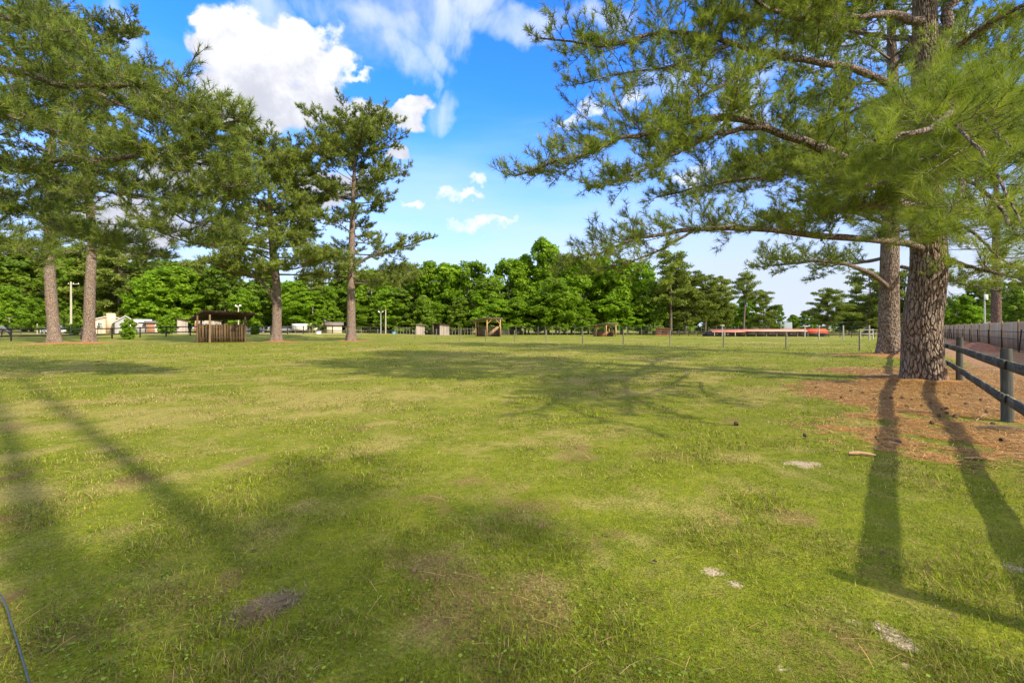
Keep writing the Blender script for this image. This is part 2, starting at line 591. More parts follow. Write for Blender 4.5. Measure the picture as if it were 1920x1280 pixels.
def mat_bark(name, dark, mid, light, scale=5.0, stretch=0.28, attr=True, bump=0.06):
    m, t, b = principled(name, mid, 0.92, spec=0.15)
    tcn = t.new('ShaderNodeTexCoord')
    o = tcn.outputs['Object']
    wv = t.new('ShaderNodeTexNoise'); wv.inputs['Scale'].default_value = 3.5; wv.inputs['Detail'].default_value = 3
    t.link(o, wv.inputs['Vector'])
    o2 = t.vmath('ADD', o, t.vmath('SCALE', t.vmath('SUBTRACT', wv.outputs['Color'], (0.5, 0.5, 0.5)), scale=0.16))
    vo = t.new('ShaderNodeTexVoronoi', feature='DISTANCE_TO_EDGE'); vo.inputs['Scale'].default_value = scale
    t.link(t.mapping(o2, (1, 1, stretch)), vo.inputs['Vector'])
    e = t.sstep(vo.outputs['Distance'], 0.0, 0.16)
    vc = t.new('ShaderNodeTexVoronoi'); vc.inputs['Scale'].default_value = scale
    t.link(t.mapping(o2, (1, 1, stretch)), vc.inputs['Vector'])
    n1 = t.noise(t.mapping(o, (1, 1, 0.45)), 26, 5, 0.65)
    n2 = t.noise(o, 1.3, 4, 0.6)
    if attr:
        at = t.new('ShaderNodeAttribute', attribute_name='plate')
        e = t.math('MULTIPLY', t.math('ADD', t.math('MULTIPLY', e, 0.35), 0.65), at.outputs['Fac'])
    cx = t.mix(t.sstep(n1, 0.3, 0.72), (*mid, 1), (*light, 1))
    cx = t.mix(t.math('MULTIPLY', t.sstep(t.new('ShaderNodeSeparateColor').outputs[0] if False else n2, 0.45, 0.7), 0.55), cx, (mid[0] * 1.35, mid[1] * 0.92, mid[2] * 0.75, 1))
    sc_ = t.new('ShaderNodeSeparateColor'); t.link(vc.outputs['Color'], sc_.inputs[0])
    cx = t.mix(t.math('MULTIPLY', sc_.outputs[0], 0.35), cx, (*(q * 1.5 for q in light), 1))
    cx = t.mix(e, (*dark, 1), cx)
    t.link(cx, b.inputs['Base Color'])
    bp = t.new('ShaderNodeBump'); bp.inputs['Strength'].default_value = 0.9; bp.inputs['Distance'].default_value = bump
    hh = t.math('ADD', e, t.math('MULTIPLY', n1, 0.35))
    t.link(hh, bp.inputs['Height']); t.link(bp.outputs[0], b.inputs['Normal'])
    return m


def mat_leaf(name, c0, c1, c2, transl=0.35, objvar=0.25, rough=0.6):
    """foliage; colour follows the face's own random value, light passes partly through"""
    m = bpy.data.materials.new(name); m.use_nodes = True
    t = NT(m.node_tree); t.n.clear()
    at = t.new('ShaderNodeAttribute', attribute_name='rnd')
    cr = t.new('ShaderNodeValToRGB')
    cr.color_ramp.elements[0].color = (*c0, 1); cr.color_ramp.elements[0].position = 0.05
    e = cr.color_ramp.elements.new(0.5); e.color = (*c1, 1)
    cr.color_ramp.elements[-1].color = (*c2, 1); cr.color_ramp.elements[-1].position = 0.97
    t.link(at.outputs['Fac'], cr.inputs[0])
    oi = t.new('ShaderNodeObjectInfo')
    k = t.math('MULTIPLY_ADD', oi.outputs['Random'], 2 * objvar, 1 - objvar)
    cx = t.vmath('SCALE', cr.outputs[0], scale=k)
    df = t.new('ShaderNodeBsdfPrincipled'); t.link(cx, df.inputs['Base Color'])
    df.inputs['Roughness'].default_value = rough; df.inputs['Specular IOR Level'].default_value = 0.25
    tr = t.new('ShaderNodeBsdfTranslucent'); t.link(t.vmath('MULTIPLY', cx, (1.25, 1.3, 0.7)), tr.inputs['Color'])
    mx = t.new('ShaderNodeMixShader'); mx.inputs[0].default_value = transl
    t.link(df.outputs[0], mx.inputs[1]); t.link(tr.outputs[0], mx.inputs[2])
    out = t.new('ShaderNodeOutputMaterial'); t.link(mx.outputs[0], out.inputs[0])
    return m


def mat_colattr(name, transl=0.0, rough=0.8):
    m = bpy.data.materials.new(name); m.use_nodes = True
    t = NT(m.node_tree); t.n.clear()
    at = t.new('ShaderNodeAttribute', attribute_name='tint')
    df = t.new('ShaderNodeBsdfPrincipled'); t.link(at.outputs['Color'], df.inputs['Base Color'])
    df.inputs['Roughness'].default_value = rough; df.inputs['Specular IOR Level'].default_value = 0.2
    out = t.new('ShaderNodeOutputMaterial')
    if transl:
        tr = t.new('ShaderNodeBsdfTranslucent'); t.link(at.outputs['Color'], tr.inputs['Color'])
        mx = t.new('ShaderNodeMixShader'); mx.inputs[0].default_value = transl
        t.link(df.outputs[0], mx.inputs[1]); t.link(tr.outputs[0], mx.inputs[2]); t.link(mx.outputs[0], out.inputs[0])
    else:
        t.link(df.outputs[0], out.inputs[0])
    return m


C_GRASS = np.array([0.205, 0.245, 0.014]); C_GRASS2 = np.array([0.125, 0.175, 0.010])
C_DRY = np.array([0.44, 0.385, 0.115]); C_BROWN = np.array([0.22, 0.140, 0.065])
C_STRAW = np.array([0.46, 0.25, 0.080]); C_SAND = np.array([0.52, 0.43, 0.29]); C_ROAD = np.array([0.29, 0.19, 0.105])

BARK1 = mat_bark('pine_bark_large_plates', (0.085, 0.060, 0.045), (0.24, 0.18, 0.14), (0.36, 0.30, 0.24), 15, 0.35)
BARKF = mat_bark('pine_bark', (0.10, 0.072, 0.055), (0.21, 0.150, 0.115), (0.30, 0.25, 0.20), 11.0, 0.3, attr=False, bump=0.03)
BARKD = mat_bark('dark_pine_bark', (0.05, 0.035, 0.03), (0.13, 0.085, 0.07), (0.19, 0.14, 0.12), 11.0, 0.3, attr=False, bump=0.03)
LIMB = mat_bark('limb_bark', (0.05, 0.038, 0.03), (0.15, 0.11, 0.085), (0.25, 0.21, 0.18), 14, 0.6, attr=False, bump=0.015)
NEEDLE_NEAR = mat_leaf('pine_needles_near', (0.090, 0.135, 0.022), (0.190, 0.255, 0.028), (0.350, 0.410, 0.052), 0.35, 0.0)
NEEDLE_DARK = mat_leaf('pine_needles_dark', (0.085, 0.130, 0.026), (0.160, 0.220, 0.032), (0.270, 0.325, 0.050), 0.3, 0.06)  # slightly darker green needles, used for whole crowns
NEEDLE_FAR = mat_leaf('pine_needles_far', (0.095, 0.138, 0.026), (0.170, 0.225, 0.032), (0.260, 0.315, 0.048), 0.25, 0.14)
LEAF_B = mat_leaf('spring_leaves', (0.115, 0.215, 0.010), (0.175, 0.305, 0.012), (0.270, 0.410, 0.022), 0.5, 0.15)
LEAF_G = mat_leaf('dull_leaves', (0.100, 0.180, 0.014), (0.150, 0.245, 0.018), (0.215, 0.320, 0.028), 0.45, 0.15)
TRUNKP = mat_plain('pale_trunk', (0.30, 0.27, 0.22), 0.9, 0.35, 4, stretch=(1, 1, 0.3))
TRUNKD = mat_plain('dull_trunk', (0.14, 0.11, 0.085), 0.9, 0.4, 4, stretch=(1, 1, 0.3))


# ------------------------------------------------------------------ ground
def make_ground():
    rr = np.concatenate([np.geomspace(0.8, 60, 330), np.geomspace(61.5, 190, 90)[0:], np.geomspace(200, 2500, 22)])
    a_f = np.radians(np.linspace(-62, 62, 560))
    a_b = np.radians(np.linspace(62, 298, 120)[1:-1])
    an = np.concatenate([a_f, a_b])
    Rr, A = np.meshgrid(rr, an, indexing='ij')
    X = Rr * np.sin(A); Y = Rr * np.cos(A)
    Z = terrain(X, Y)
    V = np.stack([X, Y, Z], -1).reshape(-1, 3)
    V = np.vstack([V, [[0, 0, float(terrain(0, 0))]]])
    m, n = len(rr), len(an)
    i0 = np.arange(m - 1)[:, None] * n + np.arange(n)[None]
    i1 = np.arange(m - 1)[:, None] * n + (np.arange(n)[None] + 1) % n
    Fq = np.stack([i0, i0 + n, i1 + n, i1], -1).reshape(-1, 4)
    ctr = len(V) - 1
    Ft = np.array([(ctr, i, (i + 1) % n) for i in range(n)])
    st, sa, dr, br, rd = fields(V[:, 0], V[:, 1])
    mt, t, b = principled('ground_cover', (0.1, 0.15, 0.03), 0.95, spec=0.1)
    a1_ = t.new('ShaderNodeAttribute', attribute_name='cover')
    a2a = t.new('ShaderNodeAttribute', attribute_name='cover2')
    s1 = t.new('ShaderNodeSeparateColor'); t.link(a1_.outputs['Color'], s1.inputs[0])
    s2 = t.new('ShaderNodeSeparateColor'); t.link(a2a.outputs['Color'], s2.inputs[0])
    geo = t.new('ShaderNodeNewGeometry'); pos = geo.outputs['Position']
    nA = t.noise(pos, 0.7, 5, 0.6); nB = t.noise(pos, 9, 6, 0.7); nC = t.noise(pos, 60, 4, 0.7)
    nS = t.noise(t.mapping(pos, (1, 1, 1), rot=(0, 0, R(40))), 2.2, 6, 0.72)
    g = t.mix(t.sstep(t.math('ADD', t.math('MULTIPLY', nA, 0.4), t.math('MULTIPLY', nB, 0.6)), 0.35, 0.65), (*C_GRASS2, 1), (*C_GRASS * 1.1, 1))
    g = t.mix(t.math('MULTIPLY', t.sstep(nS, 0.45, 0.72), 0.45), g, (*C_DRY * 0.8, 1))
    dk = t.math('ADD', s1.outputs[2], t.math('MULTIPLY', t.math('SUBTRACT', nB, 0.5), 0.9))
    g = t.mix(t.math('MULTIPLY', t.sstep(dk, 0.1, 1.1), 0.72), g, t.mix(t.sstep(nC, 0.35, 0.65), (*C_DRY * 0.6, 1), (*C_DRY * 1.05, 1)))
    g = t.mix(t.math('MULTIPLY', t.sstep(t.math('ADD', s2.outputs[0], t.math('MULTIPLY', t.math('SUBTRACT', nB, 0.5), 0.9)), 0.2, 0.9), 0.75), g, (*C_BROWN, 1))
    stc = t.mix(t.sstep(nC, 0.35, 0.65), (*C_STRAW * 0.55, 1), (*C_STRAW * 1.15, 1))
    g = t.mix(t.sstep(t.math('ADD', s1.outputs[0], t.math('MULTIPLY', t.math('SUBTRACT', nB, 0.5), 0.8)), 0.25, 0.7), g, stc)
    rdc = t.mix(t.sstep(nA, 0.4, 0.65), (*C_ROAD, 1), (*C_STRAW * 0.9, 1))
    rdc = t.mix(t.math('MULTIPLY', t.sstep(nB, 0.4, 0.7), 0.5), rdc, (0.36, 0.29, 0.23, 1))
    g = t.mix(s2.outputs[1], g, rdc)
    sac = t.mix(t.sstep(nC, 0.3, 0.7), (*C_SAND * 0.75, 1), (*C_SAND * 1.1, 1))
    g = t.mix(t.sstep(t.math('ADD', s1.outputs[1], t.math('ADD', t.math('MULTIPLY', t.math('SUBTRACT', nB, 0.5), 1.1), t.math('MULTIPLY', t.math('SUBTRACT', nC, 0.5), 1.6))), 0.35, 1.15), g, sac)
    g = t.mix(t.sstep(nC, 0.28, 0.72), t.vmath('MULTIPLY', g, (0.62, 0.52, 0.60)), t.vmath('SCALE', g, scale=1.12))
    t.link(g, b.inputs['Base Color'])
    bp = t.new('ShaderNodeBump'); bp.inputs['Strength'].default_value = 0.8; bp.inputs['Distance'].default_value = 0.03
    t.link(t.math('ADD', nB, t.math('MULTIPLY', nC, 0.6)), bp.inputs['Height']); t.link(bp.outputs[0], b.inputs['Normal'])
    me = meshdata('ground', V, [Fq, Ft], mt, True, col={'cover': np.stack([st, sa, dr], -1), 'cover2': np.stack([br, rd, br * 0], -1)})
    o = ob('ground', me); o['kind'] = 'structure'


make_ground()


def make_grass():
    rg = np.random.default_rng(11)
    N = 680000
    Y = np.exp(rg.uniform(math.log(1.5), math.log(48), N))
    X = (rg.random(N) * 2 - 1) * (Y * 1.22 + 0.5)
    # clumping
    cl = fbm(X, Y, 0.16, 3)
    st, sa, dr, br, rd = fields(X, Y)
    v = X * VD[0] + Y * VD[1]
    keep = rg.random(N) < np.clip((0.35 + 1.5 * (cl - 0.25)), 0.1, 1) * (1 - 0.93 * st) * (1 - 0.72 * sa) * (1 - 0.45 * br) * (1 - 0.95 * rd)
    keep &= ((X - 12.3) ** 2 + (Y - 13.6) ** 2) > 0.8
    X, Y, dr, br, st, cl = X[keep], Y[keep], dr[keep], br[keep], st[keep], cl[keep]
    n = len(X)
    Z = terrain(X, Y) - 0.004
    near = sm(Y, 9, 3)
    tall = 0.55 + 1.1 * sm(fbm(X + 9, Y, 0.7, 3), 0.35, 0.75)
    tall *= 1 - 0.35 * dr - 0.3 * br
    L = (0.022 + 0.030 * rg.random(n) ** 1.5) * tall * (1 + 0.012 * Y) * np.where((rg.random(n) < 0.05) & (Y < 6), 1.6, 1)
    wd = np.maximum(0.0036, 0.00115 * Y) * (0.7 + 0.6 * rg.random(n))
    th = rg.random(n) * 2 * math.pi
    lean = 0.15 + 1.15 * rg.random(n) ** 0.8
    d = np.stack([np.cos(th) * np.sin(lean), np.sin(th) * np.sin(lean), np.cos(lean)], -1)
    sd = np.stack([-np.sin(th), np.cos(th), 0 * th], -1)
    sd = unit(sd + rg.normal(size=(n, 3)) * 0.3) * (wd / 2)[:, None]
    B = np.stack([X, Y, Z], -1)
    mid = B + d * (L * 0.55)[:, None]
    d2 = d.copy(); d2[:, 2] -= 0.55; d2 = unit(d2)
    tip = mid + d2 * (L * 0.55)[:, None]
    V = np.stack([B + sd, B - sd, mid - sd * 0.8, mid + sd * 0.8, tip], 1).reshape(-1, 3)
    k = (np.arange(n) * 5)[:, None]
    Fq = k + np.array([[0, 1, 2, 3]]); Ft = k + np.array([[3, 2, 4]])
    r1 = rg.random(n); r2 = rg.random(n)
    colr = C_GRASS2 * 1.1 * (1 - r1[:, None]) + np.array([0.320, 0.380, 0.016]) * r1[:, None]
    pdry = np.clip(0.22 + 0.85 * dr + 0.25 * (fbm(X, Y, 0.5, 3) - 0.5), 0, 0.92)
    isd = r2 < pdry
    dc = C_DRY * (0.55 + 0.5 * rg.random(n))[:, None]
    colr = np.where(isd[:, None], dc, colr)
    isb = rg.random(n) < np.clip(0.07 + 0.50 * br + 0.6 * st, 0, 0.9)
    colr = np.where(isb[:, None], C_BROWN * (0.7 + 0.9 * rg.random(n))[:, None], colr)
    colr *= ((0.80 + 0.35 * fbm(X, Y, 5, 3)) * (0.48 + 0.85 * rg.random(n)))[:, None]
    m = mat_colattr('grass_blades', 0.3, 0.6)
    me = meshdata('grass', V, [Fq, Ft], m, col={'tint': np.vstack([colr, colr])})
    tag(ob('grass', me), 'short mown paddock grass, patchy green and straw yellow', 'grass', kind='stuff')

    # broad small weed leaves among the grass close by
    N = 6500
    Y = np.exp(rg.uniform(math.log(1.7), math.log(7.5), N)); X = (rg.random(N) * 2 - 1) * (Y * 1.2 + 0.4)
    st, sa, dr, br, rd = fields(X, Y)
    k = (rg.random(N) < sm(fbm(X - 5, Y + 3, 0.9, 4), 0.42, 0.62)) & (st < 0.3) & (sa < 0.3)
    X, Y = X[k], Y[k]; n = len(X); Z = terrain(X, Y) + 0.012 + 0.03 * rg.random(n)
    th = rg.random(n) * 6.283; r = 0.005 + 0.006 * rg.random(n)
    a = np.stack([np.cos(th), np.sin(th), 0.5 * (rg.random(n) - 0.5)], -1); b = np.stack([-np.sin(th), np.cos(th), 0.6 * (rg.random(n) - 0.5)], -1)
    P0 = np.stack([X, Y, Z], -1); r = r[:, None]
    V = np.stack([P0 - a * r, P0 - a * r * .3 - b * r * .8, P0 + a * r * .6 - b * r * .7, P0 + a * r, P0 + a * r * .6 + b * r * .7, P0 - a * r * .3 + b * r * .8], 1).reshape(-1, 3)
    kk = (np.arange(n) * 6)[:, None]
    Fq = np.vstack([kk + np.array([[0, 1, 2, 3]]), kk + np.array([[0, 3, 4, 5]])])
    cw = np.array([0.19, 0.27, 0.03]) * (0.6 + 0.9 * rg.random(n))[:, None]
    me = meshdata('clover', V, [Fq], m, col={'tint': np.vstack([cw, cw])})
    tag(ob('clover', me), 'small round weed leaves scattered through the near grass', 'weeds', kind='stuff')

    # pine straw: fallen needles
    N = 300000
    Y = np.concatenate([rg.uniform(4.5, 19, int(N * .7)), np.exp(rg.uniform(math.log(1.6), math.log(12), N - int(N * .7)))])
    X = np.concatenate([rg.uniform(1.5, 20, int(N * .7)), (rg.random(N - int(N * .7)) * 2 - 1) * 1.2 * Y[int(N * .7):]])
    st, sa, dr, br, rd = fields(X, Y)
    k = rg.random(N) < np.clip(st * 1.0 + 0.002 + 0.2 * rd + 0.02 * br, 0, 1) * np.clip(1.6 - Y / 22, 0.3, 1)
    k &= ((X - 12.3) ** 2 + (Y - 13.6) ** 2) > 0.7
    X, Y = X[k], Y[k]; n = len(X)
    th = rg.random(n) * 6.283
    fl = rg.random(n) < 0.05
    L = np.where(fl, 0.02 + 0.03 * rg.random(n), 0.10 + 0.10 * rg.random(n)); wd = np.where(fl, 0.012 + 0.02 * rg.random(n), np.maximum(0.0025, 0.0009 * Y))
    A = np.stack([X, Y, terrain(X, Y) + 0.006 + 0.02 * rg.random(n)], -1)
    d = np.stack([np.cos(th), np.sin(th), 0.22 * (rg.random(n) - 0.35)], -1)
    B = A + d * L[:, None]
    sd = np.stack([-np.sin(th), np.cos(th), 0 * th], -1) * (wd / 2)[:, None]; mid = (A + B) / 2 + np.array([0, 0, .006]) + sd * 6 * (rg.random(n) - .5)[:, None]
    V = np.stack([A + sd, A - sd, mid - sd, mid + sd, B - sd * .5, B + sd * .5], 1).reshape(-1, 3)
    kk = (np.arange(n) * 6)[:, None]
    Fq = np.vstack([kk + np.array([[0, 1, 2, 3]]), kk + np.array([[3, 2, 4, 5]])])
    cw = np.array([0.60, 0.36, 0.13]) * (0.25 + 1.2 * rg.random(n))[:, None] + np.array([0, .05, .03]) * rg.random(n)[:, None]
    cw = np.where(fl[:, None], np.array([0.12, 0.07, 0.045]) * (0.4 + 2.2 * rg.random(n) ** 2)[:, None], cw)
    me = meshdata('pine_straw', V, [Fq], m, col={'tint': np.vstack([cw, cw])})
    tag(ob('pine_straw', me), 'orange brown fallen pine needles spread under the large pine', 'pine straw', kind='stuff')


make_grass()


# ------------------------------------------------------------------ pines
def plates(theta_n, z, R0, seed, cw=0.08, ch=0.30):
    """0..1 bark plate profile on a (theta, z) grid: crevices low"""
    rg = np.random.default_rng(seed)
    nt = max(8, int(2 * math.pi * R0 / cw)); nz = int(z[-1] / ch) + 3
    J = rg.random((nz, nt, 2))
    U, Zg = np.meshgrid(np.arange(theta_n) / theta_n * nt, z / ch, indexing='xy')
    U = U + 1.3 * (fbm(U * 1.0, Zg * 1.0, 1.3, 4) - 0.5); Zg = Zg + 1.6 * (fbm(U + 31, Zg, 1.2, 4) - 0.5) + 0.8
    ui = np.floor(U).astype(int); zi = np.floor(Zg).astype(int)
    F1 = np.full(U.shape, 9.0); F2 = np.full(U.shape, 9.0)
    for a in (-1, 0, 1):
        for b in (-1, 0, 1):
            zz_ = np.clip(zi + b, 0, nz - 1)
            j = J[zz_, (ui + a) % nt]
            d = np.hypot(ui + a + j[..., 0] - U, zi + b + j[..., 1] - Zg)
            m = d < F1
            F2 = np.where(m, F1, np.minimum(F2, d)); F1 = np.where(m, d, F1)
    return sm(F2 - F1, 0.0, 0.26) * (0.72 + 0.28 * fbm(U * 3, Zg * 3, 1.0, 3))


def trunk_mesh(name, ctrl, r_of_s, n_t, n_z, parent, mat, seed, depth=0.045, flare=0.35, cell=(0.08, 0.30)):
    pts = curve(ctrl, n_z)
    seg = np.r_[0, np.cumsum(np.linalg.norm(np.diff(pts, axis=0), axis=1))]
    rad = r_of_s(seg)
    a = np.linspace(0, 2 * math.pi, n_t, endpoint=False)
    pl = plates(n_t, seg, rad[0], seed, *cell)
    ph = seed * 1.7
    roots = 1 + flare * np.exp(-seg / 0.42)[:, None] * (0.55 + 0.45 * np.cos(a * 5 + ph) + 0.25 * np.cos(a * 3 - ph))[None]
    lump = 1 + 0.05 * (fbm(np.cos(a)[None] * 2 + 5 + seg[:, None] * .6, np.sin(a)[None] * 2 + seg[:, None] * 0.4, 1.0, 3) - 0.5)
    rr = rad[:, None] * roots * lump + depth * (pl - 0.6) * np.minimum(1, rad[:, None] / 0.3)
    V = np.zeros((n_z, n_t, 3))
    V[..., 0] = pts[:, 0:1] + rr * np.cos(a); V[..., 1] = pts[:, 1:2] + rr * np.sin(a); V[..., 2] = pts[:, 2:3]
    i0 = np.arange(n_z - 1)[:, None] * n_t + np.arange(n_t)[None]
    i1 = np.arange(n_z - 1)[:, None] * n_t + (np.arange(n_t)[None] + 1) % n_t
    Fq = np.stack([i0, i1, i1 + n_t, i0 + n_t], -1).reshape(-1, 4)
    me = meshdata(name, V.reshape(-1, 3), [Fq], mat, True, attr={'plate': pl.ravel()})
    return ob(name, me, parent), pts, rad


class Pine:
    """collects sub-branches and needle tufts of a tree"""

    def __init__(s, seed, needle=0.2, M=26, wid=0.012, tuft_step=0.2, sec_step=0.45, shoot=0.16):
        s.rg = np.random.default_rng(seed)
        s.T = []; s.TD = []; s.A = []; s.B = []; s.ra = []; s.rb = []
        s.needle = needle; s.M = M; s.wid = wid; s.ts = tuft_step; s.ss = sec_step; s.shoot = shoot
        s.tw = max(0.004, wid * 0.5)

    def rod(s, pts, r0, r1):
        n = len(pts) - 1
        rr = np.linspace(r0, r1, n + 1)
        for i in range(n):
            s.A.append(pts[i]); s.B.append(pts[i + 1]); s.ra.append(rr[i]); s.rb.append(rr[i + 1])

    def secondary(s, p, d, L, r0, side=True, dens=1.0):
        rg = s.rg
        n = 5
        pts = [np.array(p)]
        dd = unit(np.array(d, float))
        bend = rg.normal(size=3) * 0.22
        for i in range(n):
            dd = unit(dd + bend * 0.35 + np.array([0, 0, 0.13]) + rg.normal(size=3) * 0.10)
            pts.append(pts[-1] + dd * L / n)
        pts = np.array(pts)
        s.rod(pts, r0, max(0.35 * r0, s.tw))
        m = max(1, int(L * 0.8 / s.ts * dens))
        for t in np.linspace(0.18, 1, m):
            q = t * n; i = min(int(q), n - 1); f = q - i
            pp = pts[i] * (1 - f) + pts[i + 1] * f
            td = unit(pts[i + 1] - pts[i])
            if t > 0.97:
                s.T.append(pp + td * 0.08); s.TD.append(td); continue
            r = rg.normal(size=3); r -= td * np.dot(r, td); r = unit(r); r[2] = abs(r[2]) * 0.8 + 0.05
            d2 = unit(td * 0.75 + r * 0.8)
            l2 = (0.12 + 0.38 * rg.random()) * min(1, 0.4 + L * 0.4) * (s.needle / 0.2) ** 0.5
            e = pp + d2 * l2
            s.A.append(pp); s.B.append(e); s.ra.append(s.tw); s.rb.append(s.tw * 0.7)
            s.T.append(e); s.TD.append(unit(d2 + np.array([0, 0, 0.35])))
            if side and rg.random() < 0.4:
                e2 = pp + unit(d2 + rg.normal(size=3) * 0.5) * l2 * 0.7
                s.T.append(e2); s.TD.append(unit(e2 - pp + np.array([0, 0, 0.1])))

    def limb(s, pts, start=0.15, maxlen=2.2, minlen=0.5, spread=(35, 75), r0=0.03, dens=1.0, flat=0.35, endbias=0.0, hang=0.0):
        """hang foliage branches on a limb polyline"""
        rg = s.rg
        seg = np.r_[0, np.cumsum(np.linalg.norm(np.diff(pts, axis=0), axis=1))]
        Lt = seg[-1]
        x = start * Lt
        sgn = 1
        while x < Lt:
            t = x / Lt
            i = min(np.searchsorted(seg, x) - 1, len(pts) - 2); i = max(i, 0)
            f = (x - seg[i]) / (seg[i + 1] - seg[i] + 1e-9)
            p = pts[i] * (1 - f) + pts[i + 1] * f
            td = unit(pts[i + 1] - pts[i])
            hz_ = unit(np.cross(td, (0, 0, 1.0)) + 1e-6) * sgn
            an = R(rg.uniform(*spread))
            upv = rg.normal() * flat + 0.10 - (hang * rg.random())
            d = td * math.cos(an) + hz_ * math.sin(an) + np.array([0, 0, upv])
            L = max(minlen, min(maxlen, (1 - t) * Lt * 0.55 + minlen)) * rg.uniform(0.6, 1.15)
            if rg.random() < 0.5 + 0.5 * t * (1 + endbias) + (0.2 if endbias == 0 else 0):
                s.secondary(p, d, L, r0 * (1 - 0.5 * t), dens=dens)
                if L > 1.3 * minlen + 0.5:
                    q = p + unit(d) * L * 0.45
                    s.secondary(q, unit(d) + unit(np.cross(d, (0, 0, 1.0))) * sgn * rg.choice((-1, 1)) * 0.8, L * 0.55, r0 * 0.5, dens=dens)
            sgn = -sgn
            x += s.ss * rg.uniform(0.6, 1.4)
        td = unit(pts[-1] - pts[-2])
        for k in range(3):
            s.secondary(pts[-1], td + rg.normal(size=3) * 0.35, minlen * rg.uniform(0.7, 1.3), r0 * 0.5, dens=dens)

    def build(s, parent, needle_mat, tmin=15, amax=100):
        Vt, Ft, rn = tufts(np.array(s.T), np.array(s.TD), s.M, s.needle, s.wid, s.shoot, s.rg, tmin, amax)
        Vs, Fs = sticks(s.A, s.B, np.array(s.ra), np.array(s.rb))
        V = np.vstack([Vt, Vs])
        fm = np.r_[np.zeros(len(Ft), int), np.ones(len(Fs), int)]
        me = meshdata('crown', V, [Ft, Fs + len(Vt)], [needle_mat, LIMB], fmat=fm, attr={'rnd': np.r_[rn, np.zeros(len(Fs))]})
        return ob('crown', me, parent)


def limb_obj(ctrl, r0, r1, parent, n=24, seg=10, name='limb'):
    pts = curve(ctrl, n)
    rg = np.random.default_rng(int(abs(ctrl[0][0] * 100 + ctrl[-1][2] * 37)) % 9999)
    pts[1:-1] += rg.normal(size=(n - 2, 3)) * r0 * 0.22
    V, Fq = tube(pts, np.linspace(r0, r1, n) * (1 + 0.08 * rg.normal(size=n)), seg)
    ob(name, meshdata(name, V, [Fq], LIMB, True), parent)
    return pts


def local(ctrl, base):
    return [np.asarray(c_, float) - base for c_ in ctrl]


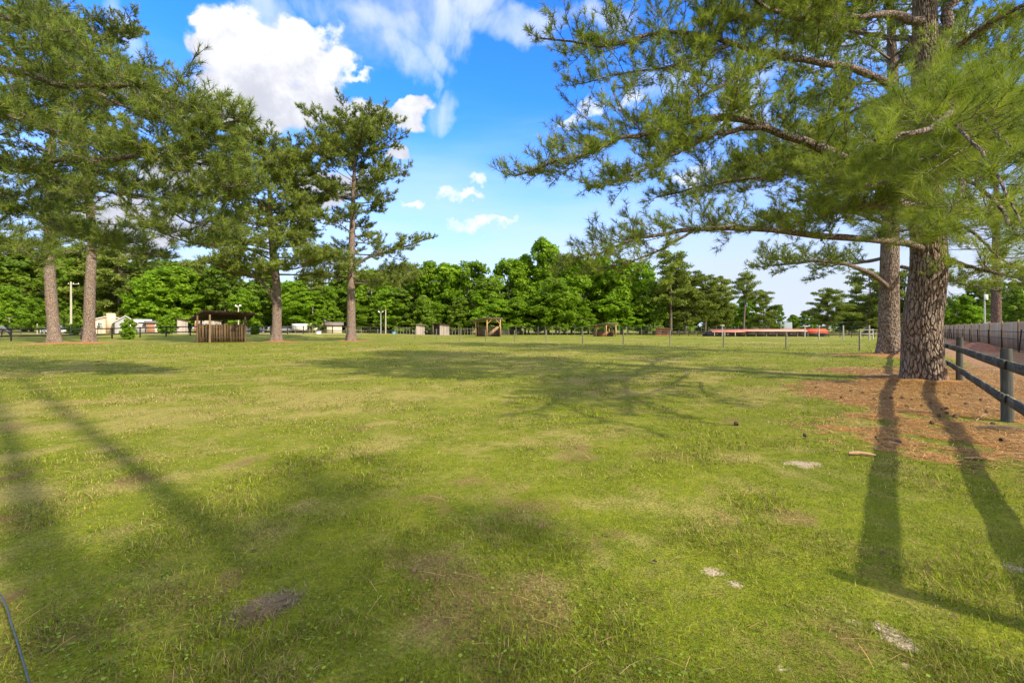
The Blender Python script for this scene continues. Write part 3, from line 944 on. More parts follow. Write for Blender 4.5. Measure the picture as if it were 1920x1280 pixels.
# ---- the large pine at the right ---------------------------------
def big_pine():
    bx, by = 12.3, 13.6
    base = np.array([bx, by, 0.05])
    root = empty('pine_tree', base, label='largest pine, with thick plated trunk in orange needle litter beside the dark rail fence', cat='pine tree')
    tr = local([(bx, by, -0.1), (12.25, 13.6, 1.6), P(1741, 500, 13.6), P(1738, 400, 13.65), P(1735, 250, 13.7), P(1735, 100, 13.7), P(1733, -60, 13.8), P(1740, -260, 13.8), P(1735, -420, 13.9)], base)
    trunk_mesh('trunk', tr, lambda q: np.interp(q, [0, 1.2, 3.5, 6, 10, 16, 18], [0.51, 0.47, 0.435, 0.38, 0.31, 0.16, 0.08]), 340, 900, root, BARK1, 5, 0.036, 0.28)
    fk = limb_obj(local([P(1745, 140, 13.7), P(1768, 80, 13.5), P(1786, 0, 13.3), P(1800, -120, 13.2), P(1830, -300, 13.0)], base), 0.20, 0.06, root, 30, 14)
    near = Pine(21, needle=0.19, M=24, wid=0.012, tuft_step=0.09, sec_step=0.145)
    near.tw = 0.008
    L = [
        ([(1745, 420, 13.6), (1710, 395, 13.3), (1672, 369, 13.0), (1600, 312, 12.5), (1500, 262, 12.1), (1420, 236, 11.8), (1310, 224, 11.5), (1224, 243, 11.3), (1150, 266, 11.2), (1056, 300, 11.0), (965, 330, 11.0)], 0.17, 0.022, 0.22, 1.9),
        ([(1425, 238, 11.8), (1350, 250, 11.5), (1290, 276, 11.2), (1240, 302, 11.0), (1180, 330, 10.9), (1110, 352, 10.8)], 0.07, 0.016, 0.2, 1.5),
        ([(1738, 230, 13.7), (1700, 195, 13.4), (1665, 160, 13.1), (1600, 126, 12.8), (1530, 118, 12.5), (1435, 100, 12.2), (1335, 70, 11.9), (1251, 60, 11.7), (1154, 82, 11.5), (1013, 72, 11.3)], 0.14, 0.02, 0.3, 1.7),
        ([(1460, 104, 12.3), (1390, 140, 12.0), (1330, 172, 11.8), (1290, 196, 11.7), (1200, 222, 11.5)], 0.06, 0.014, 0.1, 1.3),
        ([(1370, 82, 12.0), (1300, 112, 11.8), (1240, 128, 11.6), (1173, 137, 11.5), (1085, 158, 11.4)], 0.045, 0.012, 0.1, 1.2),
        ([(1735, 470, 13.6), (1700, 455, 13.3), (1640, 450, 13.0), (1500, 438, 12.6), (1400, 430, 12.3), (1300, 432, 12.1), (1210, 444, 12.0), (1150, 462, 11.9), (1060, 492, 11.9)], 0.115, 0.02, 0.3, 1.3),
        ([(1300, 432, 12.1), (1235, 470, 12.0), (1180, 490, 11.9), (1110, 505, 11.9)], 0.04, 0.012, 0.15, 0.9),
        ([(1734, 45, 13.7), (1690, 32, 13.3), (1640, 28, 12.9), (1560, 36, 12.5), (1480, 30, 12.0), (1380, -10, 11.6), (1260, -40, 11.2)], 0.13, 0.03, 0.25, 1.8),
        ([(1735, 330, 13.6), (1660, 330, 13.9), (1560, 318, 14.2), (1450, 330, 14.4), (1340, 345, 14.6), (1230, 370, 14.6)], 0.09, 0.02, 0.2, 1.7),
        ([(1735, 300, 13.6), (1650, 280, 14.6), (1540, 300, 15.6), (1420, 320, 16.4), (1300, 360, 17.0)], 0.09, 0.02, 0.25, 2.2),
        ([(1735, -40, 13.7), (1650, -60, 13.2), (1500, -70, 12.6), (1300, -70, 12.0), (1100, -40, 11.6)], 0.12, 0.03, 0.2, 2.0),
        ([(1740, 160, 13.7), (1640, 190, 15.2), (1560, 230, 16.4), (1500, 270, 17.2)], 0.08, 0.02, 0.2, 2.0),
        ([(1735, 80, 13.7), (1600, 60, 15.5), (1450, 40, 17.0), (1320, 20, 18.0)], 0.09, 0.02, 0.25, 2.2),
        ([(1750, 120, 13.6), (1830, 60, 12.4), (1900, 20, 11.5), (1980, -20, 10.8)], 0.09, 0.03, 0.3, 1.7),
        ([(1755, 260, 13.6), (1830, 215, 13.0), (1900, 200, 12.2), (1990, 190, 11.6)], 0.09, 0.03, 0.2, 1.7),
        ([(1760, 400, 13.6), (1830, 400, 13.6), (1900, 410, 13.4), (1990, 400, 13.0)], 0.09, 0.03, 0.1, 1.5),
        ([(1765, 480, 13.6), (1820, 500, 12.6), (1880, 515, 11.6), (1960, 530, 10.9)], 0.07, 0.02, 0.2, 1.1),
        ([(1750, 330, 13.6), (1790, 300, 15.5), (1850, 280, 17.5), (1900, 270, 19.0)], 0.09, 0.03, 0.1, 1.9),
        ([(1735, 420, 13.6), (1690, 400, 12.2), (1640, 385, 11.2), (1580, 390, 10.4), (1530, 410, 9.8)], 0.08, 0.02, 0.2, 1.2),
        ([(1745, 380, 13.3), (1700, 350, 11.4), (1640, 330, 9.8), (1560, 330, 8.8)], 0.09, 0.02, 0.25, 1.4),
    ]
    for ctrl, r0, r1, st, ml in L:
        pts = limb_obj(local([P(*c_) for c_ in ctrl], base), r0, r1, root)
        near.limb(pts, st, ml, 0.45, r0=0.016, hang=0.25)
    # upper crown out of frame, it throws the shade
    rg = near.rg
    for k in range(54):
        h = rg.uniform(12.4, 17.4); a = rg.uniform(0, 6.283); ll = rg.uniform(2.5, 6.5) * (1 - 0.5 * (h - 10) / 7)
        p0 = np.array([0, 0, h]); p1 = np.array([math.cos(a) * ll, math.sin(a) * ll, h + rg.uniform(0.2, 1.4)])
        pts = curve([p0, (p0 + p1) / 2 + np.array([0, 0, -0.2]), p1], 8)
        near.rod(pts, 0.06, 0.02)
        near.limb(pts, 0.3, 1.8, 0.6, r0=0.014, dens=0.75)
    near.build(root, NEEDLE_NEAR)
    print('big pine tufts', len(near.T))
    # limbs reaching towards the camera: long separate needles
    close = Pine(22, needle=0.215, M=52, wid=0.0055, tuft_step=0.125, sec_step=0.18, shoot=0.14)
    close.tw = 0.0045
    L = [
        ([(1740, 200, 13.4), (1790, 150, 10.5), (1790, 190, 7.6), (1772, 222, 5.9), (1715, 248, 5.3), (1640, 262, 5.1)], 0.10, 0.012, 0.42, 0.75),
        ([(1776, 219, 6.2), (1820, 262, 5.4), (1860, 310, 4.9), (1890, 370, 4.6), (1915, 420, 4.5)], 0.022, 0.008, 0.05, 0.65),
        ([(1745, 330, 13.4), (1780, 300, 9.8), (1800, 330, 7.4), (1790, 380, 6.2), (1750, 420, 5.8)], 0.09, 0.012, 0.45, 0.8),
        ([(1800, 330, 7.4), (1860, 370, 6.2), (1900, 430, 5.6), (1950, 470, 5.3)], 0.03, 0.01, 0.1, 0.85),
        ([(1790, 200, 8.0), (1850, 160, 7.0), (1900, 180, 6.2), (1960, 230, 5.8)], 0.035, 0.01, 0.05, 0.95),
        ([(1760, 250, 11.0), (1700, 300, 8.6), (1660, 340, 7.4), (1610, 350, 6.9)], 0.05, 0.012, 0.3, 0.9),
        ([(1800, 420, 10.0), (1830, 440, 8.2), (1860, 470, 7.4), (1890, 495, 7.0)], 0.035, 0.01, 0.05, 0.9),
        ([(1770, 400, 12.0), (1740, 420, 9.5), (1700, 430, 8.2), (1650, 440, 7.6)], 0.04, 0.01, 0.2, 0.8),
    ]
    L += [
        ([(1740, 250, 13.4), (1735, 240, 10.5), (1745, 230, 8.2), (1730, 205, 7.0), (1690, 190, 6.6)], 0.06, 0.012, 0.4, 0.9),
        ([(1760, 260, 12.0), (1775, 250, 9.4), (1770, 280, 7.8), (1730, 300, 7.0), (1680, 300, 6.7)], 0.05, 0.012, 0.35, 0.9),
        ([(1790, 190, 9.0), (1820, 200, 7.6), (1850, 230, 6.8), (1890, 270, 6.4), (1940, 300, 6.2)], 0.04, 0.010, 0.1, 0.9),
        ([(1790, 230, 8.6), (1810, 290, 7.6), (1835, 340, 7.1), (1850, 390, 6.9)], 0.035, 0.010, 0.1, 0.8),
        ([(1800, 120, 10.0), (1840, 130, 8.6), (1880, 110, 7.8), (1930, 120, 7.4)], 0.035, 0.010, 0.1, 1.0),
    ]
    for ctrl, r0, r1, st, ml in L:
        pts = limb_obj(local([P(*c_) for c_ in ctrl], base), r0, r1, root, 26, 8)
        close.limb(pts, st, ml, 0.22, r0=0.008, hang=0.3)
    close.build(root, NEEDLE_NEAR, 12, 95)
    # cones along the thin outer branches
    cm = cone_mesh(0.028, 0.075)
    idx = rg.choice(len(near.T), 95, replace=False)
    for q in idx:
        p = near.T[q]
        o = ob('pine_cone', cm, root, p + np.array([0, 0, -0.10]))
        o.rotation_euler = (rg.uniform(2.4, 3.8), rg.uniform(-.5, .5), 0)


CONE = mat_plain('cone_scales', (0.12, 0.075, 0.045), 0.9, 0.4, 30)


def cone_mesh(r, h):
    mb = MB()
    n = 9; V = []
    rings = 8
    for i in range(rings):
        t = i / (rings - 1)
        rr = r * (0.35 + 1.0 * math.sin(math.pi * min(1, t * 0.9 + 0.12)) ** 0.8) * (1.0 if i % 2 else 0.72) * (0.15 if i == rings - 1 else 1)
        for k in range(n):
            a = 2 * math.pi * (k + 0.5 * (i % 2)) / n
            V.append((rr * math.cos(a), rr * math.sin(a), h * (t - 0.5)))
    Fq = [(i * n + k, i * n + (k + 1) % n, (i + 1) * n + (k + 1) % n, (i + 1) * n + k) for i in range(rings - 1) for k in range(n)]
    mb.add(V, [np.array(Fq)])
    return mb.data('pine_cone', CONE)


big_pine()


def auto_pine(name, x, y, H, r0, label, seed, crown0=0.35, profile=None, lean=(0, 0), tr_ctrl=None, nl=46, needle=0.36, M=14, wid=0.055, ts=0.19, ss=0.24,
              extra=(), mat=None, group=None, trunk_res=(40, 120), dens=1.0, side=None, droop=0.0, bark=None, sec=2.4):
    z0 = hgt(x, y)
    base = np.array([x, y, z0 - 0.05])
    root = empty(name, base, label=label, cat='pine tree', group=group)
    rg = np.random.default_rng(seed)
    ctrl = tr_ctrl if tr_ctrl is not None else [(0, 0, 0), (lean[0] * .3, lean[1] * .3, H * .35), (lean[0] * .7 + rg.normal() * .2, lean[1] * .7, H * .7), (lean[0], lean[1], H)]
    ctrl = [np.array(c_, float) for c_ in ctrl]
    _, tp, trd = trunk_mesh('trunk', ctrl, lambda q: np.interp(q, [0, H * .05, H * .45, H * .8, H], [r0, r0 * .86, r0 * .62, r0 * .3, 0.03]), trunk_res[0], trunk_res[1], root, bark or BARKF, seed, 0.03, 0.3)
    pn = Pine(seed + 1, needle=needle, M=M, wid=wid, tuft_step=ts, sec_step=ss, shoot=needle * 0.9)
    pn.tw = wid * 0.35
    prof = profile or (lambda t: (0.25 + 0.75 * math.sin(math.pi * min(1, (t * 0.95 + 0.12)))) * H * 0.17)
    for k in range(nl):
        t = ((k + rg.random() * 0.6) / nl) ** 0.9
        h = H * (crown0 + (1 - crown0) * t * 0.985)
        i = np.argmin(abs(tp[:, 2] - h)); p0 = tp[i]
        a = k * 2.4 + rg.normal() * 0.4
        if side and side(t, a): continue
        ll = prof(t) * rg.uniform(0.7, 1.15)
        rise = ll * (0.1 + 0.45 * t ** 1.5) + rg.normal() * 0.2 - droop * (1 - t) * ll
        d = np.array([math.cos(a), math.sin(a), 0])
        p1 = p0 + d * ll + np.array([0, 0, rise])
        pm = p0 + d * ll * 0.5 + np.array([0, 0, rise * 0.35]) + rg.normal(size=3) * ll * 0.05
        pts = curve([p0, pm, p1], 9)
        pn.rod(pts, max(0.03, trd[i] * 0.33), 0.02)
        pn.limb(pts, 0.35 if t < .8 else 0.15, min(sec, ll * 0.5), 0.5, r0=0.03, dens=dens)
    for c_, ra, rb, st, ml in extra:
        pts = limb_obj([np.array(P(*q)) - base for q in c_], ra, rb, root, 16, 8)
        pn.limb(pts, st, ml, 0.5, r0=0.03, dens=dens)
    pn.build(root, mat or NEEDLE_FAR)
    print(name, 'tufts', len(pn.T))
    return root


# second pine behind it
auto_pine('pine_tree', 21.7, 26.2, 25, 0.575, 'thick straight pine right behind the largest pine, with scaly grey trunk', 31, 0.30,
          lambda t: (0.45 + 0.55 * math.sin(math.pi * min(1, t * .9 + .15))) * 6.2, nl=60, needle=0.24, M=16, wid=0.028, ts=0.14, ss=0.2,
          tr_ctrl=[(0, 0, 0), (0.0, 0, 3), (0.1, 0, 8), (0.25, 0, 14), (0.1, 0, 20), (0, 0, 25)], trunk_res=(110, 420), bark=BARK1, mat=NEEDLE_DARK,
          extra=[([(1665, 540, 26), (1640, 518, 25.5), (1600, 500, 25), (1550, 488, 24.5), (1500, 492, 24), (1440, 500, 23.5), (1415, 500, 23.3)], 0.15, 0.03, 0.35, 1.8),
                 ([(1668, 480, 26), (1620, 492, 27), (1560, 497, 28), (1530, 505, 28.5)], 0.11, 0.03, 0.3, 1.8),
                 ([(1668, 420, 26), (1600, 400, 25), (1520, 395, 24), (1440, 410, 23.4)], 0.13, 0.03, 0.35, 2.2),
                 ([(1665, 330, 26), (1590, 300, 25), (1500, 290, 24), (1420, 300, 23.4), (1360, 320, 23)], 0.13, 0.03, 0.3, 2.2),
                 ([(1690, 500, 26), (1760, 520, 24), (1830, 540, 22), (1880, 545, 21)], 0.11, 0.03, 0.3, 1.6)])

# pine outside the left edge whose boughs enter the picture
def left_near():
    bx, by = -19.5, 14.5
    base = np.array([bx, by, hgt(bx, by) - 0.05])
    root = empty('pine_tree', base, label='pine at the left edge, only its long boughs and needles reach into the view', cat='pine tree')
    trunk_mesh('trunk', [(0, 0, 0), (0.1, 0, 4), (0, 0.1, 9), (0.2, 0, 14), (0.1, 0, 19)], lambda q: np.interp(q, [0, 1, 6, 14, 19], [0.55, 0.46, 0.38, 0.18, 0.05]), 64, 200, root, BARKF, 41, 0.04, 0.3)
    T = Pine(42, needle=0.20, M=23, wid=0.014, tuft_step=0.09, sec_step=0.14)
    T.tw = 0.009
    L = [
        ([(-200, 60, 14.4), (-80, 112, 14.2), (0, 128, 14.0), (60, 142, 13.8), (120, 158, 13.6), (200, 161, 13.4), (262, 160, 13.2), (300, 176, 13.0), (335, 205, 12.9)], 0.15, 0.03, 0.35, 1.7),
        ([(172, 162, 13.5), (200, 185, 13.3), (235, 200, 13.1), (268, 214, 13.0)], 0.06, 0.025, 0.5, 1.1),
        ([(-200, 250, 14.4), (-80, 288, 14.2), (0, 303, 14.0), (60, 318, 13.8), (110, 338, 13.6), (150, 352, 13.5)], 0.14, 0.03, 0.5, 1.6),
        ([(66, 312, 13.8), (120, 298, 13.5), (190, 300, 13.2), (260, 292, 12.9), (330, 270, 12.6), (400, 240, 12.4), (450, 222, 12.3)], 0.09, 0.02, 0.35, 1.7),
        ([(-200, 320, 14.4), (-60, 345, 14.4), (0, 365, 14.3), (50, 395, 14.2), (90, 418, 14.1), (150, 432, 14.0)], 0.08, 0.02, 0.35, 1.4),
        ([(150, 352, 13.5), (220, 362, 13.2), (300, 372, 12.9), (380, 380, 12.6), (440, 372, 12.5)], 0.05, 0.016, 0.15, 1.5),
        ([(260, 292, 12.9), (330, 300, 12.6), (400, 310, 12.4), (450, 300, 12.3)], 0.04, 0.014, 0.1, 1.4),
        ([(300, 176, 13.0), (360, 200, 12.6), (410, 215, 12.4), (455, 225, 12.3)], 0.035, 0.014, 0.0, 1.5),
        ([(262, 160, 13.2), (320, 210, 12.7), (370, 250, 12.4), (420, 275, 12.2)], 0.04, 0.014, 0.1, 1.5),
        ([(330, 300, 12.6), (380, 340, 12.3), (430, 350, 12.2), (475, 345, 12.1)], 0.035, 0.014, 0.05, 1.4),
        ([(300, 372, 12.9), (340, 410, 12.6), (390, 425, 12.4), (430, 430, 12.3)], 0.03, 0.014, 0.05, 1.2),
        ([(100, 420, 14.1), (170, 450, 13.9), (240, 470, 13.7), (300, 480, 13.5)], 0.04, 0.014, 0.1, 1.4),
        ([(220, 362, 13.2), (280, 420, 13.0), (340, 450, 12.8), (400, 460, 12.7)], 0.035, 0.014, 0.1, 1.4),
        ([(-200, -20, 14.4), (-60, 10, 14.0), (40, 40, 13.6), (130, 60, 13.2)], 0.12, 0.02, 0.4, 1.5),
        ([(-200, 180, 14.4), (-50, 200, 13.5), (40, 225, 12.8), (120, 250, 12.2)], 0.12, 0.02, 0.3, 1.5),
        ([(-150, 400, 14.4), (-40, 430, 13.2), (30, 460, 12.6), (70, 490, 12.2)], 0.06, 0.015, 0.3, 1.1),
    ]
    for ctrl, r0, r1, st, ml in L:
        pts = limb_obj([P(*c_) - base for c_ in ctrl], r0, r1, root)
        T.limb(pts, st, ml, 0.45, r0=0.015, hang=0.2)
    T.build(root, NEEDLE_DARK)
    print('left near tufts', len(T.T))


left_near()

# left row of pines
auto_pine('pine_tree', -46.2, 46.0, 33, 0.56, 'leftmost pine trunk in view, grey and slightly bent, beside the reddish trunk', 51, 0.33,
          lambda t: (0.5 + 0.5 * math.sin(math.pi * min(1, t * .9 + .1))) * 7.2, nl=36,
          tr_ctrl=[(0, 0, 0), (-0.4, 0, 5), (-0.6, 0, 11), (-0.3, 0, 20), (1.5, 0, 33)])
auto_pine('pine_tree', -45.1, 48.5, 34, 0.57, 'second pine from the left, straight trunk with reddish plated bark', 53, 0.30,
          lambda t: (0.55 + 0.45 * math.sin(math.pi * min(1, t * .95 + .05))) * 7.8, nl=38,
          tr_ctrl=[(0, 0, 0), (0.1, 0, 5), (0.3, 0, 12), (-0.6, 0, 22), (0.5, 0, 34)])
auto_pine('pine_tree', -27.1, 52.4, 22.3, 0.60, 'middle left pine standing between the dark shed and the tallest free-standing pine', 55, 0.30,
          lambda t: (1.0 - 0.45 * t ** 2.5) * 8.3, nl=66, sec=2.8,
          tr_ctrl=[(0, 0, 0), (0.0, 0, 6), (-0.6, 0, 12), (-0.9, 0, 18), (-1.6, 0, 22.3)],
          extra=[([(517, 568, 52), (497, 535, 51), (470, 515, 50), (430, 505, 49), (385, 490, 48)], 0.22, 0.06, 0.35, 2.5)])


def p4(t):
    # wide low limbs, narrow waist, dense round head
    if t < 0.2: return 8.0 - 8 * t
    if t < 0.5: return 5.6
    return 6.9 * math.sqrt(max(0.05, 1 - ((t - 0.72) / 0.40) ** 2))


auto_pine('pine_tree', -19.5, 55.2, 25.6, 0.60, 'tallest free-standing pine left of centre, round head and bare gaps between boughs', 57, 0.27, p4, nl=70, sec=2.6,
          tr_ctrl=[(0, 0, 0), (0.0, 0, 8), (0.2, 0, 16), (0.5, 0, 23), (0.7, 0, 25.6)],
          side=lambda t, a: (0.12 < t < 0.5 and random.random() < 0.4),
          extra=[([(662, 500, 55), (700, 478, 55), (740, 468, 55), (780, 455, 55), (812, 445, 55)], 0.18, 0.05, 0.3, 2.6),
                 ([(662, 520, 55), (690, 528, 54), (720, 522, 53)], 0.1, 0.04, 0.3, 1.6)])


# ------------------------------------------------------------------ far woods
def leaf_crown(seed, H, Rx, base_t, n_cl, per, leaf, shape='round', mat=None):
    rg = np.random.default_rng(seed)
    C = []
    tries = 0
    while len(C) < n_cl:
        t = rg.random()
        if shape == 'round': rad = Rx * math.sqrt(max(0.02, 1 - ((t - 0.45) / 0.58) ** 2))
        elif shape == 'cone': rad = Rx * (1 - t) ** 0.7 + 0.3
        else: rad = Rx * (0.72 + 0.35 * math.sin(t * 9 + seed)) * (1 - t ** 4 * 0.8)
        a = rg.random() * 6.283
        rad *= 0.78 + 0.42 * float(fbm(a * 1.3 + seed, t * 5.0, 1.0, 3))
        q = rg.random() ** 0.42
        C.append((math.cos(a) * rad * q, math.sin(a) * rad * q, H * (base_t + (1 - base_t) * t)))
    C = np.array(C)
    cr = rg.uniform(0.45, 1.0, n_cl) * Rx * 0.26
    cv = rg.random(n_cl)
    k = n_cl * per
    d = unit(rg.normal(size=(k, 3))); d[:, 2] = d[:, 2] * 0.7 + 0.12
    pos = np.repeat(C, per, 0) + d * np.repeat(cr, per)[:, None] * (0.55 + 0.5 * rg.random(k))[:, None]
    nrm = unit(d + rg.normal(size=(k, 3)) * 0.6 + np.array([0, 0, 0.4]))
    s1_ = unit(np.cross(nrm, rg.normal(size=(k, 3)))); s2_ = np.cross(nrm, s1_)
    r = (leaf * (0.6 + 0.8 * rg.random(k)))[:, None]
    V = np.stack([pos - s1_ * r, pos - s2_ * r * .6, pos + s1_ * r, pos + s2_ * r * .7], 1).reshape(-1, 3)
    Fq = np.arange(k * 4).reshape(-1, 4)
    rn = np.repeat(cv, per) * 0.6 + rg.random(k) * 0.4
    return meshdata('crown', V, [Fq], mat, attr={'rnd': rn})


def trunk_var(seed, H, r, base_t, mat, spread):
    rg = np.random.default_rng(seed)
    mb = MB()
    top = H * 0.85
    pts = curve([(0, 0, -0.3), (rg.normal() * .2, rg.normal() * .2, H * .3), (rg.normal() * .4, rg.normal() * .4, H * .6), (rg.normal() * .5, 0, top)], 9)
    mb.tube(pts, np.linspace(r, r * .2, 9), 7)
    for k in range(9):
        h = H * rg.uniform(base_t + .05, 0.75); i = np.argmin(abs(pts[:, 2] - h)); a = rg.random() * 6.283
        ll = spread * rg.uniform(.5, .9)
        mb.tube(curve([pts[i], pts[i] + (math.cos(a) * ll * .5, math.sin(a) * ll * .5, ll * .35), pts[i] + (math.cos(a) * ll, math.sin(a) * ll, ll * .9)], 5), np.linspace(r * .4, r * .1, 5), 5)
    return mb.data('trunk', mat, True)


VAR = {}
for i in range(4):
    VAR['D%d' % i] = (leaf_crown(100 + i, 16, 4.6 + 0.4 * i, 0.15, 150, 75, 0.30, 'round' if i % 2 else 'col', LEAF_B), trunk_var(110 + i, 16, 0.26, 0.2, TRUNKP, 4), 16, 'broadleaf tree')
for i in range(3):
    VAR['G%d' % i] = (leaf_crown(120 + i, 16, 4.8, 0.05, 150, 75, 0.30, ('cone', 'round', 'col')[i], LEAF_G), trunk_var(130 + i, 16, 0.24, 0.2, TRUNKD, 4), 16, 'broadleaf tree')


def far_pine_mesh(seed, H, c0, Rr, nl, mat):
    """flat needle clumps at the ends of visible limbs, domed top"""
    rg = np.random.default_rng(seed)
    C, cr, A, B, ra = [], [], [], [], []
    for k in range(nl):
        t = (k + rg.random()) / nl
        h = H * (c0 + (1 - c0) * t * .93); a = k * 2.4 + rg.normal() * .5
        ll = Rr * math.sqrt(max(0.05, 1 - ((t - 0.42) / 0.62) ** 2)) * rg.uniform(.6, 1.15)
        p0 = np.array([0, 0, h - 0.12 * ll]); p1 = np.array([math.cos(a) * ll, math.sin(a) * ll, h + 0.12 * ll * t])
        A.append(p0); B.append(p1); ra.append(0.07)
        m = max(2, int(ll / 0.75))
        for j in range(m):
            f = 0.35 + 0.65 * (j + rg.random() * .6) / m
            c_ = p0 * (1 - f) + p1 * f + rg.normal(size=3) * (0.35, 0.35, 0.15)
            C.append(c_); cr.append(rg.uniform(.5, .95)); A.append(p0 * (1 - f * .8) + p1 * f * .8); B.append(c_); ra.append(0.035)
    C = np.array(C); cr = np.array(cr); per = 95; k = len(C) * per
    d = unit(rg.normal(size=(k, 3))) * (rg.random(k) ** 0.4)[:, None] * np.array([1, 1, .55])
    pos = np.repeat(C, per, 0) + d * np.repeat(cr, per)[:, None]
    dr = unit(d + rg.normal(size=(k, 3)) * .6 + np.array([0, 0, .25]))
    sd = unit(np.cross(dr, rg.normal(size=(k, 3)))) * 0.06
    L = (0.26 + .2 * rg.random(k))[:, None]
    V = np.stack([pos - sd, pos + sd, pos + dr * L + sd * .8, pos + dr * L - sd * .8], 1).reshape(-1, 3)
    Fq = np.arange(k * 4).reshape(-1, 4)
    rn = np.repeat(rg.random(len(C)), per) * .6 + rg.random(k) * .4
    Vs, Fs = sticks(A, B, np.array(ra), np.array(ra) * .6)
    return meshdata('crown', np.vstack([V, Vs]), [Fq, Fs + len(V)], [mat, LIMB], fmat=np.r_[np.zeros(len(Fq), int), np.ones(len(Fs), int)], attr={'rnd': np.r_[rn, np.zeros(len(Fs))]})


def straight_trunk(seed, H, r, mat):
    rg = np.random.default_rng(seed)
    pts = curve([(0, 0, -0.3), (rg.normal() * .15, 0, H * .4), (rg.normal() * .3, 0, H * .7), (0, 0, H * .97)], 12)
    V, Fq = tube(pts, np.linspace(r, r * .15, 12), 9)
    return meshdata('trunk', V, [Fq], mat, True)


for i, (c0, Rr, nl) in enumerate(((0.36, 4.3, 40), (0.14, 4.8, 54), (0.58, 3.2, 24), (0.24, 5.6, 50))):
    VAR['P%d' % i] = (far_pine_mesh(140 + i, 18, c0, Rr, nl, NEEDLE_FAR), straight_trunk(150 + i, 18, 0.26, TRUNKD), 18, 'pine tree')


def put_tree(kind, px, top, Y, wscale=1.0, label=None, group='trees of the far tree line', rz=None, lean=0.0):
    crown, trunk, H0, cat = VAR[kind]
    x = (px - 960) / F * Y
    z = hgt(x, Y)
    H = EYE + (HZ - top) / F * Y - z
    s_ = H / H0
    name = {'D': 'broadleaf_tree', 'G': 'broadleaf_tree', 'P': 'pine_tree'}[kind[0]]
    o = empty(name, (x, Y, z), rz if rz is not None else random.random() * 6.283, label, cat, group)
    o.scale = (s_ * wscale * 1.12, s_ * wscale * 1.12, s_)
    o.rotation_euler[1] = lean
    ob('trunk', trunk, o); ob('crown', crown, o)
    return o


